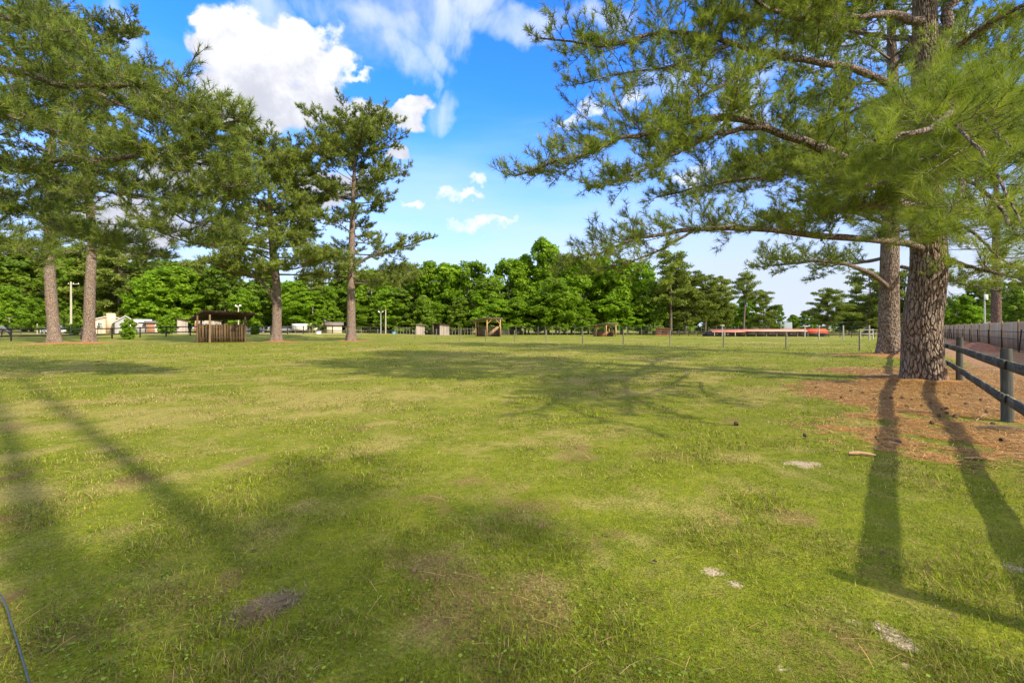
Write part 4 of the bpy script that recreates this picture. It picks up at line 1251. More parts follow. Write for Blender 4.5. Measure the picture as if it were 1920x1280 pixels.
TL = [
    ('D0', 18, 540, 84, 1.0, 'low spreading bright green tree at the left edge above the horse'),
    ('D3', 70, 562, 90, 1.0, 'small bright tree just left of the leftmost pine trunk'),
    ('G1', 5, 452, 118, 1.2, 'tall dull green tree rising at the far left edge of the woods'),
    ('P1', 60, 462, 122, 1.1, 'dark far pine behind the leftmost pine trunk'),
    ('G2', 125, 470, 116, 1.1, 'dull green tree behind the pale utility pole at the left'),
    ('P3', 175, 455, 120, 1.1, 'broad dark pine behind the beige house'),
    ('P1', 228, 450, 118, 1.2, 'dark pine right of the beige house chimney'),
    ('D1', 290, 512, 112, 1.15, 'bright green tree directly above the grey porch'),
    ('D3', 330, 505, 114, 1.1, 'bright tree above the weathered board shed'),
    ('P3', 375, 480, 122, 1.1, 'olive pine above the dark open shed'),
    ('G1', 420, 500, 118, 1.1, 'dull tree behind the small light pole'),
    ('D2', 458, 545, 110, 1.0, 'bright low tree between the dark shed and the middle left pine'),
    ('G2', 500, 505, 120, 1.2, 'dull green tree behind the middle left pine trunk'),
    ('D1', 550, 530, 112, 1.0, 'bright tree above the white trailer'),
    ('P3', 585, 505, 118, 1.1, 'dark pine above the cream garage'),
    ('D0', 618, 540, 108, 0.9, 'bright tree behind the cream garage gable'),
    ('G0', 650, 500, 118, 1.2, 'dull tree behind the tallest free-standing pine trunk'),
    ('D3', 690, 510, 114, 1.1, 'bright tree just right of the tallest pine trunk'),
    ('D1', 728, 545, 108, 1.1, 'rounded bright tree behind the two light poles'),
    ('P1', 722, 500, 128, 1.0, 'olive pine rising behind the two light poles'),
    ('P3', 770, 486, 124, 1.0, 'domed pine forming the first peak of the skyline left of centre'),
    ('D2', 806, 496, 122, 1.0, 'narrow bright tree right of the domed pine'),
    ('G0', 792, 555, 108, 1.2, 'low conical dull tree above the two small board sheds'),
    ('D0', 842, 498, 120, 1.1, 'rounded bright tree with sparse top, left of the skyline dip'),
    ('D1', 880, 494, 120, 1.0, 'bright tree at the left brink of the skyline dip'),
    ('G1', 862, 560, 110, 1.0, 'lower dull tree left of the open timber shelter'),
    ('G0', 914, 524, 112, 1.45, 'broad conical dark tree above the open timber shelter'),
    ('D3', 958, 492, 122, 0.9, 'upright bright tree at the right brink of the skyline dip'),
    ('D2', 985, 484, 124, 0.8, 'slender bright tree left of the highest peak'),
    ('D0', 1022, 452, 120, 0.75, 'highest bright tree of the skyline near the centre'),
    ('G2', 965, 560, 110, 0.9, 'lower dull tree at the wood edge right of the timber shelter'),
    ('P3', 1058, 470, 126, 0.9, 'olive pine right beside the highest bright tree'),
    ('D1', 1042, 525, 108, 1.15, 'bright tree in front, its leaves hanging to the wire fence'),
    ('D3', 1090, 492, 118, 1.1, 'bright tree above the pole-frame shelter'),
    ('D2', 1128, 486, 120, 1.0, 'tall bright tree right of the pole-frame shelter'),
    ('D0', 1165, 490, 114, 1.0, 'bright tree under the tip of the long low bough'),
    ('D1', 1200, 496, 118, 0.9, 'last bright broadleaf before the far pines begin'),
    ('G2', 1225, 530, 110, 0.9, 'dull low tree at the foot of the tall flat-topped pine'),
    ('P0', 1258, 466, 108, 1.0, 'tall flat-topped far pine above the low red board pen'),
    ('P1', 1285, 500, 112, 1.1, 'bushy far pine right of the flat-topped one'),
    ('P3', 1322, 510, 114, 1.0, 'far pine with rounded double crown'),
    ('P1', 1352, 514, 118, 0.9, 'far pine at the left brink of the open sky gap'),
    ('D3', 1345, 565, 122, 1.1, 'low bright tree behind the left end of the red roof'),
    ('P2', 1394, 508, 92, 1.0, 'slim leaning pine with bare trunk in front of the red roof'),
    ('D1', 1400, 560, 124, 1.0, 'bright tree behind the slim leaning pine'),
    ('P1', 1432, 540, 116, 0.95, 'bushy pine right of the slim leaning pine'),
    ('G1', 1458, 575, 130, 0.8, 'low dull tree left of the grey roof'),
    ('G0', 1490, 592, 180, 1.4, 'small hazy tree in the low gap of the skyline'),
    ('G1', 1512, 586, 150, 1.2, 'low dull tree left of the rounded pine'),
    ('P3', 1551, 538, 97, 1.15, 'rounded brownish pine standing over the bright end of the red roof'),
    ('P1', 1592, 560, 106, 1.2, 'low dark pine right of the rounded brownish pine'),
    ('P1', 1628, 500, 100, 1.0, 'green pine left of the second thick trunk'),
    ('G2', 1655, 540, 104, 1.2, 'dull tree behind the second thick trunk'),
    ('P1', 1700, 500, 100, 1.1, 'pine glimpsed between the two thick trunks'),
    ('D1', 1798, 556, 86, 1.0, 'bright tree above the far end of the board fence'),
    ('D3', 1822, 575, 84, 0.9, 'low bright tree left of the white pole'),
    ('G1', 1850, 530, 92, 1.2, 'dull tree behind the white pole'),
    ('G2', 1905, 540, 62, 1.0, 'dark green tree right of the thick trunk behind the board fence'),
    ('G1', 1950, 500, 64, 1.1, 'dark tree at the right edge behind the board fence'),
    ('G0', 1770, 575, 110, 1.2, 'low dull tree right beside the largest pine trunk'),
]
random.seed(5)
for kx, px, top, Y, ws, lab in TL:
    put_tree(kx, px, top, Y, ws, lab, lean=(0.07 if kx == 'P2' else 0.0), rz=(0 if kx == 'P2' else None))
LM = [(-90, 'the left picture edge'), (20, 'the grazing horse'), (105, 'the leftmost pine trunk'), (165, 'the reddish pine trunk'), (210, 'the beige house'), (265, 'the grey porch'), (340, 'the pale weathered shed'),
      (415, 'the dark open shed'), (470, 'the flowering bush'), (520, 'the middle left pine'), (563, 'the white trailer'), (612, 'the cream garage'), (660, 'the tallest free-standing pine'), (718, 'the two slim light poles'), (788, 'the small grey shed'),
      (828, 'the shed with reddish half'), (865, 'the skyline dip, left side'), (914, 'the centre timber shelter'), (960, 'the low tucked shed'), (1022, 'the highest skyline tree'), (1075, 'the long close post row'), (1134, 'the pole-frame shelter'),
      (1190, 'the last broadleaf tree'), (1243, 'the reddish board pen'), (1300, 'the far pine pair'), (1345, 'the left end of the red roof'), (1390, 'the slim leaning pine'), (1435, 'the bushy far pine'), (1464, 'the flagpole'), (1509, 'the lamp post at the bright roof'),
      (1553, 'the rounded brownish pine'), (1605, 'the pale corner posts'), (1665, 'the second thick trunk'), (1735, 'the largest trunk'), (1795, 'the far board fence end'), (1846, 'the white box pole'), (1870, 'the trunk beyond the board fence'), (1925, 'the right picture edge'), (2040, 'the right edge, out of view')]
used = {}


def deep_label(px, what):
    q = min(LM, key=lambda a_: abs(a_[0] - px))
    side = 'straight behind' if abs(px - q[0]) < 9 else ('a little left behind' if px < q[0] else 'a little right behind')
    lab = '%s %s %s' % (what if ('horizon' in what or 'edge' in what) else what + ' woods', side, q[1])
    used[lab] = used.get(lab, 0) + 1
    if used[lab] > 1: lab = lab.replace('little', 'step farther') if 'little' in lab else lab + ', lower one'
    return lab


KN = {'D': 'bright leafy crown deep inside', 'G': 'dull leafy crown deep inside', 'P': 'dark pine crown deep inside'}
KR = {'G': 'low leafy tree on horizon', 'P': 'low pine on horizon'}
bk = 0
rb = random.Random(9)
skyl = [(-150, 470), (0, 470), (200, 470), (450, 510), (650, 515), (760, 515), (890, 515), (925, 560), (950, 520), (1010, 500), (1060, 500), (1200, 505), (1300, 525), (1350, 530), (1380, 560)]
for px in list(range(-120, 1385, 34)):
    tp = np.interp(px, [a for a, b in skyl], [b for a, b in skyl]) + rb.uniform(4, 24)
    kx = rb.choice(['G1', 'G2', 'D0', 'D1', 'G0', 'P1'])
    pj = px + rb.uniform(-8, 8)
    put_tree(kx, pj, tp, 138 + rb.uniform(-4, 8), 1.25, deep_label(pj, KN[kx[0]]), 'trees deep inside the woods')
for px in list(range(1390, 2100, 48)):
    kx = rb.choice(['G1', 'G2', 'P1']); pj = px + rb.uniform(-8, 8)
    put_tree(kx, pj, 590 + rb.uniform(-8, 8) - (20 if px > 1560 else 0), 150 + rb.uniform(-5, 8), 1.4, deep_label(pj, KR[kx[0]]), 'distant trees at the right')
for px in list(range(560, 1240, 31)):
    pj = px + rb.uniform(-8, 8)
    if abs(pj - 659) < 12: continue
    put_tree(rb.choice(['D0', 'D1', 'D3', 'D2', 'G1']), pj, rb.uniform(545, 580), 108 + rb.uniform(0, 6), 1.5, deep_label(pj, 'low bright sapling at woods edge'), 'saplings along the edge of the woods')
# thick leaning trunk beyond the board fence
auto_pine('pine_tree', 51.6, 48.5, 25, 0.50, 'thick brown pine trunk beyond the board fence near the right edge', 71, 0.36, lambda t: 4.5, nl=26, needle=0.26, M=10, wid=0.035, ts=0.35, ss=0.7, trunk_res=(60, 160), bark=BARKD)


# ---- pines behind the camera whose shadows lie on the grass -------
def shadow_pine(u, v, H, r, seed, label, c0=0.62, nl=22, pr=4.0):
    x = u * UD[0] + v * VD[0]; y = u * UD[1] + v * VD[1]
    auto_pine('pine_tree', x, y, H, r, label, seed, c0, lambda t: pr * (0.5 + 0.5 * math.sin(math.pi * t)), nl=nl, needle=0.28, M=8, wid=0.04, ts=0.4, ss=0.8, trunk_res=(20, 40))


shadow_pine(1.25, -8.5, 33, 0.17, 61, 'slim pine standing behind the camera, casting the long right-hand trunk shadow', 0.86, 8, 2.5)
x_, y_ = 1.4 * UD[0] - 30 * VD[0], 1.4 * UD[1] - 30 * VD[1]  # unseen broadleaf tree, added to cast soft shade on the foreground
sh = empty('broadleaf_tree', (x_, y_, 0), 0, 'unseen broadleaf tree added far behind the camera to shade the middle foreground grass', 'broadleaf tree')
ob('crown', leaf_crown(300, 25.0, 3.4, 0.80, 27, 36, 0.18, 'round', LEAF_B), sh)
MB().tube([(0, 0, -.1), (.05, 0, 12.2), (0, 0, 24)], [.2, .12, .03], 8).build('trunk', TRUNKD, sh)
shadow_pine(0.35, -8.0, 22, 0.25, 63, 'stout pine standing behind the camera, casting the long left-hand trunk shadow', 0.86, 8, 2.5)

# ------------------------------------------------------------------ bushes
def bush(px, py, hw, hh, Y, label, seed, mat=None, name='bush', n=110):
    x = (px - 960) / F * Y; z = hgt(x, Y)
    H = hh / F * Y; Rr = hw / F * Y
    o = empty(name, (x, Y, z), 0, label, 'bush')
    ob('crown', leaf_crown(seed, H, Rr, 0.03, n, 40, 0.13, 'round', mat or LEAF_B), o)
    mb = MB()
    for k in range(5):
        a = k * 1.3; mb.tube([(0.05 * math.cos(a), 0.05 * math.sin(a), -0.1), (Rr * .3 * math.cos(a), Rr * .3 * math.sin(a), H * .6)], [0.04, 0.015], 5)
    mb.build('stem', TRUNKD, o)


bush(240, 632, 12, 37, 62, 'bright upright bush at the left rail fence in front of the grey house', 201)
bush(138, 618, 9, 20, 76, 'small yellow-green bush between the two leftmost pine trunks', 202)
bush(312, 618, 16, 34, 84, 'rounded light green bush at the corner of the board shed', 203)
bush(121, 608, 9, 34, 99, 'dark rounded evergreen bush beside the silver car', 204, LEAF_G)
bush(478, 631, 8, 20, 78, 'low flowering bush by the fence right of the dark shed', 205, LEAF_G)
bush(598, 600, 14, 36, 106, 'olive yellow bush left of the cream garage roof', 206, LEAF_B)

# ------------------------------------------------------------------ wood and fences
DARKRAIL = mat_wood('dark_stained_timber', (0.040, 0.042, 0.038), (0.095, 0.10, 0.088))
BLACKRAIL = mat_wood('black_stained_timber', (0.030, 0.024, 0.018), (0.060, 0.048, 0.036))
GREYPOST = mat_wood('grey_green_post', (0.13, 0.125, 0.08), (0.24, 0.23, 0.16))
PALEPOST = mat_wood('pale_post', (0.30, 0.29, 0.24), (0.48, 0.46, 0.40))
WIRE = mat_plain('galvanised_wire', (0.30, 0.31, 0.31), 0.5, 0.2, 5, metal=0.4, bump=0)
LICHEN = mat_plain('yellow_lichen', (0.42, 0.36, 0.05), 0.95, 0.4, 30)


def uv(u, v):
    return u * UD[0] + v * VD[0], u * UD[1] + v * VD[1]


ANG = math.atan2(UD[1], UD[0])


def rail_material():
    m, t, b = principled('painted_rail_timber', (0.05, 0.055, 0.05), 0.75)
    tcn = t.new('ShaderNodeTexCoord'); o = tcn.outputs['Object']
    g1 = t.noise(t.mapping(o, (1.2, 1.2, 34)), 1.5, 7, 0.7); g2 = t.noise(o, 1.6, 5, 0.65); g3 = t.noise(o, 9, 4, 0.6)
    c_ = t.mix(t.sstep(g1, 0.35, 0.68), (0.026, 0.028, 0.024, 1), (0.088, 0.088, 0.074, 1))
    c_ = t.mix(t.math('MULTIPLY', t.sstep(g2, 0.48, 0.7), 0.6), c_, (0.17, 0.165, 0.14, 1))
    sp = t.new('ShaderNodeNewGeometry'); sz = t.new('ShaderNodeSeparateXYZ'); t.link(sp.outputs['Normal'], sz.inputs[0])
    li = t.math('MULTIPLY', t.sstep(t.math('ADD', g3, t.math('MULTIPLY', g2, 0.6)), 0.86, 0.98), t.sstep(sz.outputs[2], 0.2, 0.7))
    c_ = t.mix(li, c_, (0.42, 0.38, 0.07, 1))
    t.link(c_, b.inputs['Base Color'])
    bp = t.new('ShaderNodeBump'); bp.inputs['Strength'].default_value = 0.9; bp.inputs['Distance'].default_value = 0.008
    t.link(g1, bp.inputs['Height']); t.link(bp.outputs[0], b.inputs['Normal'])
    return m


RAILM = rail_material()


def near_rail_fence():
    root = empty('rail_fence', (8.49, 7.8, 0), 0, 'dark stained two-rail timber fence on round posts at the right', 'fence')
    px_, py_ = 8.49, 7.8
    v0 = px_ * VD[0] + py_ * VD[1]
    us = [3.7, 11.42, 18.4 + 0.15, 24.5, 30.5, 36.5, 43, 50, 57]
    rg = np.random.default_rng(5)
    for k, u in enumerate(us):
        x, y = uv(u, v0)
        tiltv = rg.normal(size=2) * 0.02
        hh = 1.25 + rg.normal() * 0.02
        z = hgt(x, y)
        mb = MB()
        pts = [np.array([x - px_ + tiltv[0] * q, y - py_ + tiltv[1] * q, z + q]) for q in np.linspace(-0.2, hh, 9)]
        mb.tube(pts, np.array([0.085, .083, .08, .079, .078, .077, .077, .076, .072]), 18)
        mb.build('post', DARKRAIL, root, smooth=False)
    for h in (1.02, 0.48):
        e = [3.75, 10.6, 15.1, 20.2, 25.2, 30.2, 35.4, 40.5, 45.8, 51, 57]
        for i in range(len(e) - 1):
            a, b = e[i] - 0.16, e[i + 1] + 0.06
            off_ = 0.105 + (0.045 if i % 2 else 0.0)
            n = 9
            mb = MB()
            for j in range(n):
                t0, t1 = j / n, (j + 1) / n
                V = []
                for t in (t0, t1):
                    u = a + (b - a) * t
                    x, y = uv(u, v0 + off_)
                    x2, y2 = uv(u, v0 + off_ + 0.038)
                    z = h + 0.006 * math.sin(u * 0.7 + h * 9) + (0.015 if i % 2 else 0)
                    for (xx, yy) in ((x, y), (x2, y2)):
                        for zz_ in (-0.072, 0.072):
                            V.append((xx - px_, yy - py_, z + zz_))
                V = np.array(V)
                Fs = [(0, 4, 5, 1), (2, 3, 7, 6), (1, 5, 7, 3), (0, 2, 6, 4)]
                if j == 0: Fs.append((0, 1, 3, 2))
                if j == n - 1: Fs.append((4, 6, 7, 5))
                mb.add(V, [np.array(Fs)])
            r_ = mb.build('rail', RAILM, root)
    return root


near_rail_fence()


def line_fence(name, label, A, B, n, post_h, post_r, rails=(), wires=(), pmat=None, rmat=None, rail_h=0.14, group=None, jitter=0.0, square=False, skip=()):
    A = np.array(A, float); B = np.array(B, float)
    root = empty(name, (A[0], A[1], 0), 0, label, 'fence', group)
    ang = math.atan2(*(B - A)[::-1])
    rg = np.random.default_rng(int(abs(A[0] * 7 + B[1] * 13)))
    P_ = [A + (B - A) * (k / n) for k in range(n + 1)]
    for k, p in enumerate(P_):
        if k in skip: continue
        z = hgt(*p); h = post_h + rg.normal() * jitter
        mb = MB()
        q = p - A
        if square: mb.box((q[0], q[1], z + h / 2 - 0.1), (post_r * 2, post_r * 2, h + 0.2), ang)
        else: mb.tube([(q[0], q[1], z - 0.2), (q[0] + rg.normal() * jitter * .5, q[1], z + h)], [post_r, post_r * .9], 8)
        mb.build('post', pmat, root)
    nor = np.array([-(B - A)[1], (B - A)[0]]); nor /= np.linalg.norm(nor)
    if nor @ (-A) < 0: nor = -nor
    for hr in rails:
        for k in range(n):
            mb = MB()
            a = P_[k] + nor * (post_r + 0.025) - A; b = P_[k + 1] + nor * (post_r + 0.025) - A
            za = hgt(*P_[k]) + hr; zb = hgt(*P_[k + 1]) + hr
            c_ = (a + b) / 2; L = np.linalg.norm(b - a)
            mb.box((c_[0], c_[1], (za + zb) / 2 + (0.004 if k % 2 else 0)), (L + 0.02, 0.04, rail_h), ang, tilt=(-math.atan2(zb - za, L), 0))
            mb.build('rail', rmat or pmat, root)
    if wires:
        As, Bs = [], []
        for hw in wires:
            for k in range(n):
                a = P_[k] - A; b = P_[k + 1] - A
                As.append((a[0], a[1], hgt(*P_[k]) + hw)); Bs.append((b[0], b[1], hgt(*P_[k + 1]) + hw))
        V, Fq = sticks(As, Bs, 0.006, 0.006)
        ob('wire', meshdata('wire', V, [Fq], WIRE), root)
    return root


# black two-rail fence along the left and back
Pa = np.array([-86.0, 18.0]); Pb = np.array([-60.0, 57.5]); Pc = np.array([-26.5, 110.0])
line_fence('rail_fence', 'long black two-rail fence crossing behind the left pines', Pa, Pc, 34, 1.55, 0.075, (1.42, 0.62), (), BLACKRAIL, BLACKRAIL, 0.16, square=True)
# light wire fence behind it
line_fence('wire_fence', 'wire fence on grey posts between the black rails and the houses', (-83, 62), (-40, 112), 20, 1.5, 0.07, (), (0.4, 0.7, 1.0, 1.3), GREYPOST)
line_fence('paling_fence', 'grey wire fence on stout pale posts at the far left edge behind the horse', (-110, 84), (-80, 92), 12, 2.0, 0.11, (), (0.5, 0.9, 1.3, 1.7), PALEPOST)
# mid-field post and wire fence
M0 = np.array([24.6, 32.2]); M1 = np.array([-27.5, 75.5])
fr = line_fence('wire_fence', 'post and wire fence running across the middle of the paddock', M0, M1, 15, 1.42, 0.062, (), (0.35, 0.62, 0.9, 1.15, 1.35), GREYPOST, jitter=0.05)
# fence along the wood edge
line_fence('wire_fence', 'wire fence on pale posts along the edge of the far woods', (-9, 103), (57, 101), 40, 2.0, 0.05, (), (0.5, 0.9, 1.3, 1.7, 2.0), GREYPOST, jitter=0.12)
line_fence('wire_fence', 'grey paling-like run of close posts left of the timber shelter', (-27, 104.5), (-6, 104.5), 30, 1.7, 0.06, (1.45,), (0.6, 1.0), GREYPOST, GREYPOST, 0.1, jitter=0.1)
line_fence('wire_fence', 'pale post and wire fence joining behind the second thick trunk at the right', (43.5, 64.5), (47.5, 60.5), 2, 2.0, 0.09, (), (0.6, 1.0, 1.4, 1.8, 2.4), PALEPOST)
line_fence('rail_fence', 'short grey rail pen beside the second thick trunk', (50.5, 66), (56, 66), 3, 1.5, 0.09, (1.35, 0.75), (), PALEPOST, PALEPOST, 0.12)

# board fence at the right
BOARD = mat_wood('weathered_boards', (0.46, 0.335, 0.20), (0.62, 0.48, 0.32), gap=0.14)
BROWNP = mat_wood('brown_post', (0.17, 0.12, 0.07), (0.26, 0.19, 0.11))
TP = mat_plain('black_tube', (0.02, 0.02, 0.02), 0.6, 0.3, 6)


def board_fence():
    def pt(Y): return np.array([0.8333 * Y + 9.1, Y])
    Ys = [13.0, 17.8, 22.6, 27.4, 32.2, 36.9, 41.6, 46.4, 51.1, 55.9, 60.7, 65.5, 70.3, 75.1, 80, 85, 90]
    A = pt(Ys[0])
    root = empty('board_fence', (A[0], A[1], 0), 0, 'tall weathered grey board fence with brown posts and dark slim stakes', 'fence')
    ang = math.atan2(1, 0.8333)
    nor = np.array([-math.sin(ang), math.cos(ang)])
    rg = np.random.default_rng(8)
    for i in range(len(Ys) - 1):
        a, b = pt(Ys[i]), pt(Ys[i + 1]); c_ = (a + b) / 2; L = np.linalg.norm(b - a)
        mb = MB()
        k = int(L / 0.145)
        for j in range(k):
            t = (j + .5) / k * L - L / 2
            z = hgt(*(c_ + np.array([math.cos(ang), math.sin(ang)]) * t))
            hh = 2.06 + rg.normal() * 0.012
            mb.box((t, rg.normal() * 0.004, hh / 2), (L / k - 0.006, 0.02, hh))
        for hh in (0.4, 1.15, 1.85):
            mb.box((0, -0.035, hh), (L, 0.04, 0.09))
        o = mb.build('board_panel', BOARD, root, (c_[0] - A[0], c_[1] - A[1], 0.0))
        o.rotation_euler = (0, 0, ang)
        p = b + nor * 0.08 - A
        MB().box((p[0], p[1], 1.06), (0.10, 0.10, 2.25), ang).build('post', BROWNP, root)
        q = (a * .5 + b * .5) + nor * 0.5 - A
        ln = rg.normal() * 0.06
        MB().tube([(q[0], q[1], 0), (q[0] + ln, q[1] - ln * .5, 1.5)], [0.035, 0.035], 8).build('stake', TP, root)
    As, Bs = [], []
    for hh in (0.85, 1.35):
        for i in range(len(Ys) - 1):
            a = pt(Ys[i]) + nor * .47 - A; b = pt(Ys[i + 1]) + nor * .47 - A
            As.append((*a, hh)); Bs.append((*b, hh))
    V, Fq = sticks(As, Bs, 0.028, 0.028)
    ob('strap', meshdata('strap', V, [Fq], TP), root)


board_fence()

# mulch bank against the board fence
MULCH = mat_plain('bark_mulch', (0.24, 0.105, 0.050), 0.95, 0.55, 9, bump=0.8)


def mound(name, x, y, rx, ry, h, rz, label, mat, cat='mound', seed=1, n=48):
    V = [(0, 0, h)]; rings = 14
    for i in range(1, rings + 1):
        t = i / rings
        for k in range(n):
            a = 2 * math.pi * k / n
            f = 1 + 0.25 * (float(fbm(math.cos(a) * 2 + seed, math.sin(a) * 2, 1.0, 3)) - 0.5)
            X, Y = rx * t * math.cos(a) * f, ry * t * math.sin(a) * f
            V.append((X, Y, h * (math.cos(math.pi * t) * .5 + .5) * (0.75 + 0.5 * float(fbm(X + seed, Y, 0.5, 3))) - 0.04 * t))
    Ft = [(0, 1 + k, 1 + (k + 1) % n) for k in range(n)]
    Fq = [(1 + i * n + k, 1 + (i + 1) * n + k, 1 + (i + 1) * n + (k + 1) % n, 1 + i * n + (k + 1) % n) for i in range(rings - 1) for k in range(n)]
    o = ob(name, meshdata(name, V, [np.array(Ft), np.array(Fq)], mat, True), None, (x, y, hgt(x, y)))
    o.rotation_euler = (0, 0, rz)
    return tag(o, label, cat)


mound('mulch_heap', 34.6, 33.6, 5.5, 1.6, 0.55, ANG, 'nearer reddish brown mulch heap banked against the board fence', MULCH, 'mulch heap', 3)
mound('mulch_heap', 41.5, 42.0, 4.5, 1.3, 0.45, ANG, 'farther low mulch heap along the board fence', MULCH, 'mulch heap', 4)

# ------------------------------------------------------------------ shelters and sheds
SHEDDARK = mat_wood('dark_wet_boards', (0.060, 0.038, 0.022), (0.20, 0.135, 0.062), gap=0.2)
SHEDROOF = mat_plain('rusty_tin', (0.050, 0.030, 0.025), 0.75, 0.5, 3)
NEWWOOD = mat_wood('fresh_timber', (0.40, 0.25, 0.10), (0.56, 0.38, 0.17))
TANWOOD = mat_wood('tan_boards', (0.32, 0.22, 0.13), (0.45, 0.33, 0.21), gap=0.18)
GREYB = mat_wood('silver_boards', (0.34, 0.29, 0.25), (0.50, 0.45, 0.39), gap=0.2)
REDWOOD = mat_wood('reddish_boards', (0.32, 0.14, 0.07), (0.45, 0.22, 0.11), gap=0.2)
TIN = mat_plain('grey_tin_roof', (0.22, 0.19, 0.17), 0.6, 0.3, 4, metal=0.2)


def dark_shed():
    # corner x 371..460, base 641, Y ~ 51.5
    Y = 51.5
    x0 = (371 - 960) / F * Y; x1 = (461 - 960) / F * Y
    z = hgt((x0 + x1) / 2, Y)
    cx = (x0 + x1) / 2; an_ = math.atan2(-cx, Y); hw = (x1 - x0) / 2 * math.cos(an_)
    root = empty('open_shed', (cx, Y, z), an_, 'dark timber shed with slatted half walls and sloping tin roof, left of the middle pine', 'shed')
    rg = np.random.default_rng(77)
    dpt = 3.4
    for (ax, ay, h) in ((-hw, 0, 3.0), (hw, 0, 2.9), (-hw + .2, dpt, 2.75), (hw - .2, dpt, 2.7), (-hw + 1.15, -0.45, 3.1)):
        MB().tube([(ax, ay, -0.1), (ax + rg.normal() * .02, ay, h)], [0.11, 0.09], 9).build('post', BROWNP if ay < 0 else SHEDDARK, root)
    # slatted walls: uneven upright boards
    mb = MB(); x = -hw + 0.12
    while x < hw - 0.1:
        wd = rg.uniform(0.16, 0.26); hh = rg.uniform(2.0, 2.15)
        mb.box((x + wd / 2, 0.03 + rg.normal() * .012, hh / 2 - 0.02), (wd - 0.012, 0.03, hh), rg.normal() * .02); x += wd + rg.uniform(0.0, 0.09)
    mb.box((0, 0.08, 1.7), (2 * hw, 0.06, 0.12)); mb.box((0, 0.08, 0.5), (2 * hw, 0.06, 0.12))
    mb.build('wall', SHEDDARK, root)
    for sx in (-1, 1):
        mb = MB(); y = 0.1
        while y < dpt - .1:
            wd = rg.uniform(0.16, 0.26); hh = rg.uniform(1.95, 2.15)
            mb.box((sx * hw, y + wd / 2, hh / 2), (0.03, wd - .012, hh)); y += wd + 0.02
        mb.build('wall', SHEDDARK, root)
    mb = MB(); mb.box((0, dpt, 1.0), (2 * hw, 0.04, 2.0)); mb.build('wall', SHEDDARK, root)
    # roof, slopes up towards the viewer, skewed
    V = [(-hw - 1.15, dpt + .6, 2.45), (hw + .5, dpt + .5, 2.6), (hw + .95, -0.7, 3.32), (-hw + 0.5, -0.9, 3.5)]
    V += [(a, b, c_ + .07) for a, b, c_ in V]
    mb = MB(); mb.add(V, [np.array([(0, 3, 2, 1), (4, 5, 6, 7), (0, 1, 5, 4), (1, 2, 6, 5), (2, 3, 7, 6), (3, 0, 4, 7)])]); mb.build('roof', SHEDROOF, root)
    mb = MB()
    for k in range(5):
        t = k / 4
        a = np.array(V[0]) * (1 - t) + np.array(V[1]) * t; b = np.array(V[3]) * (1 - t) + np.array(V[2]) * t
        mb.tube([a - (0, 0, .06), b - (0, 0, .06)], [0.045, 0.045], 5)
    mb.build('rafter', SHEDDARK, root)


dark_shed()


def open_shelter(px0, px1, pbase, ptop, label, wood, wallm, wallh, deep, brace=True, roofm=None, Y=None, name='timber_shelter'):
    Y = Y or F * EYE / (pbase - HZ)
    x0 = (px0 - 960) / F * Y; x1 = (px1 - 960) / F * Y
    cx = (x0 + x1) / 2; hw = (x1 - x0) / 2; z = hgt(cx, Y)
    H = EYE + (HZ - ptop) / F * Y - z
    root = empty(name, (cx, Y, z), 0, label, 'shelter')
    xm = -hw + 2 * hw * 0.48
    tops = {}
    for (ax, ay) in ((-hw + .2, 0.0), (xm, -1.4), (hw - .15, -1.4), (hw - .4, deep), (-hw + .5, deep)):
        h = H - 0.12 - 0.12 * (ay + 1.4) / (deep + 1.4) * 3.0 * 0.8
        MB().box((ax, ay, h / 2), (0.17, 0.17, h)).build('post', wood, root); tops[(ax, ay)] = h
    MB().box(((xm + hw) / 2, -1.4, H - .22), (hw - xm, 0.10, 0.18)).build('beam', wood, root)
    if brace:
        for (sx, x_) in ((1, xm), (-1, hw - .15)):
            MB().tube([(x_, -1.4, H - 1.15), (x_ + sx * 0.9, -1.4, H - .28)], [0.07, 0.07], 5).build('brace', wood, root)
    # roof
    V = [(-hw - .6, deep + .3, H - .75), (hw + .1, deep + .3, H - .7), (hw + .35, -1.7, H - .08), (xm - .25, -1.9, H), (-hw - .9, -.3, H - .5)]
    n = 5
    V += [(a, b, c_ + .06) for a, b, c_ in V]
    mb = MB(); mb.add(V, [np.array([(0, 4, 3), (0, 3, 2), (0, 2, 1), (5, 8, 9), (5, 7, 8), (5, 6, 7)]), np.array([(k, (k + 1) % n, n + (k + 1) % n, n + k) for k in range(n)])])
    mb.build('roof', roofm or TIN, root)
    mb = MB(); mb.box((0, deep, wallh / 2), (2 * hw - .5, 0.04, wallh)); mb.build('wall', wallm, root)
    for sx in (-1, 1):
        MB().box((sx * (hw - .25), deep / 2, wallh / 2), (0.04, deep, wallh)).build('wall', wallm, root)
    return root


open_shelter(890, 940, 631, 596, 'open timber shelter with braced posts and tan board walls near the centre', NEWWOOD, TANWOOD, 1.9, 3.0, True, TIN)
r2 = open_shelter(1116, 1153, 630.5, 606, 'small pole-frame shelter with low board walls against the woods', NEWWOOD, REDWOOD, 0.9, 3.4, False, TIN)


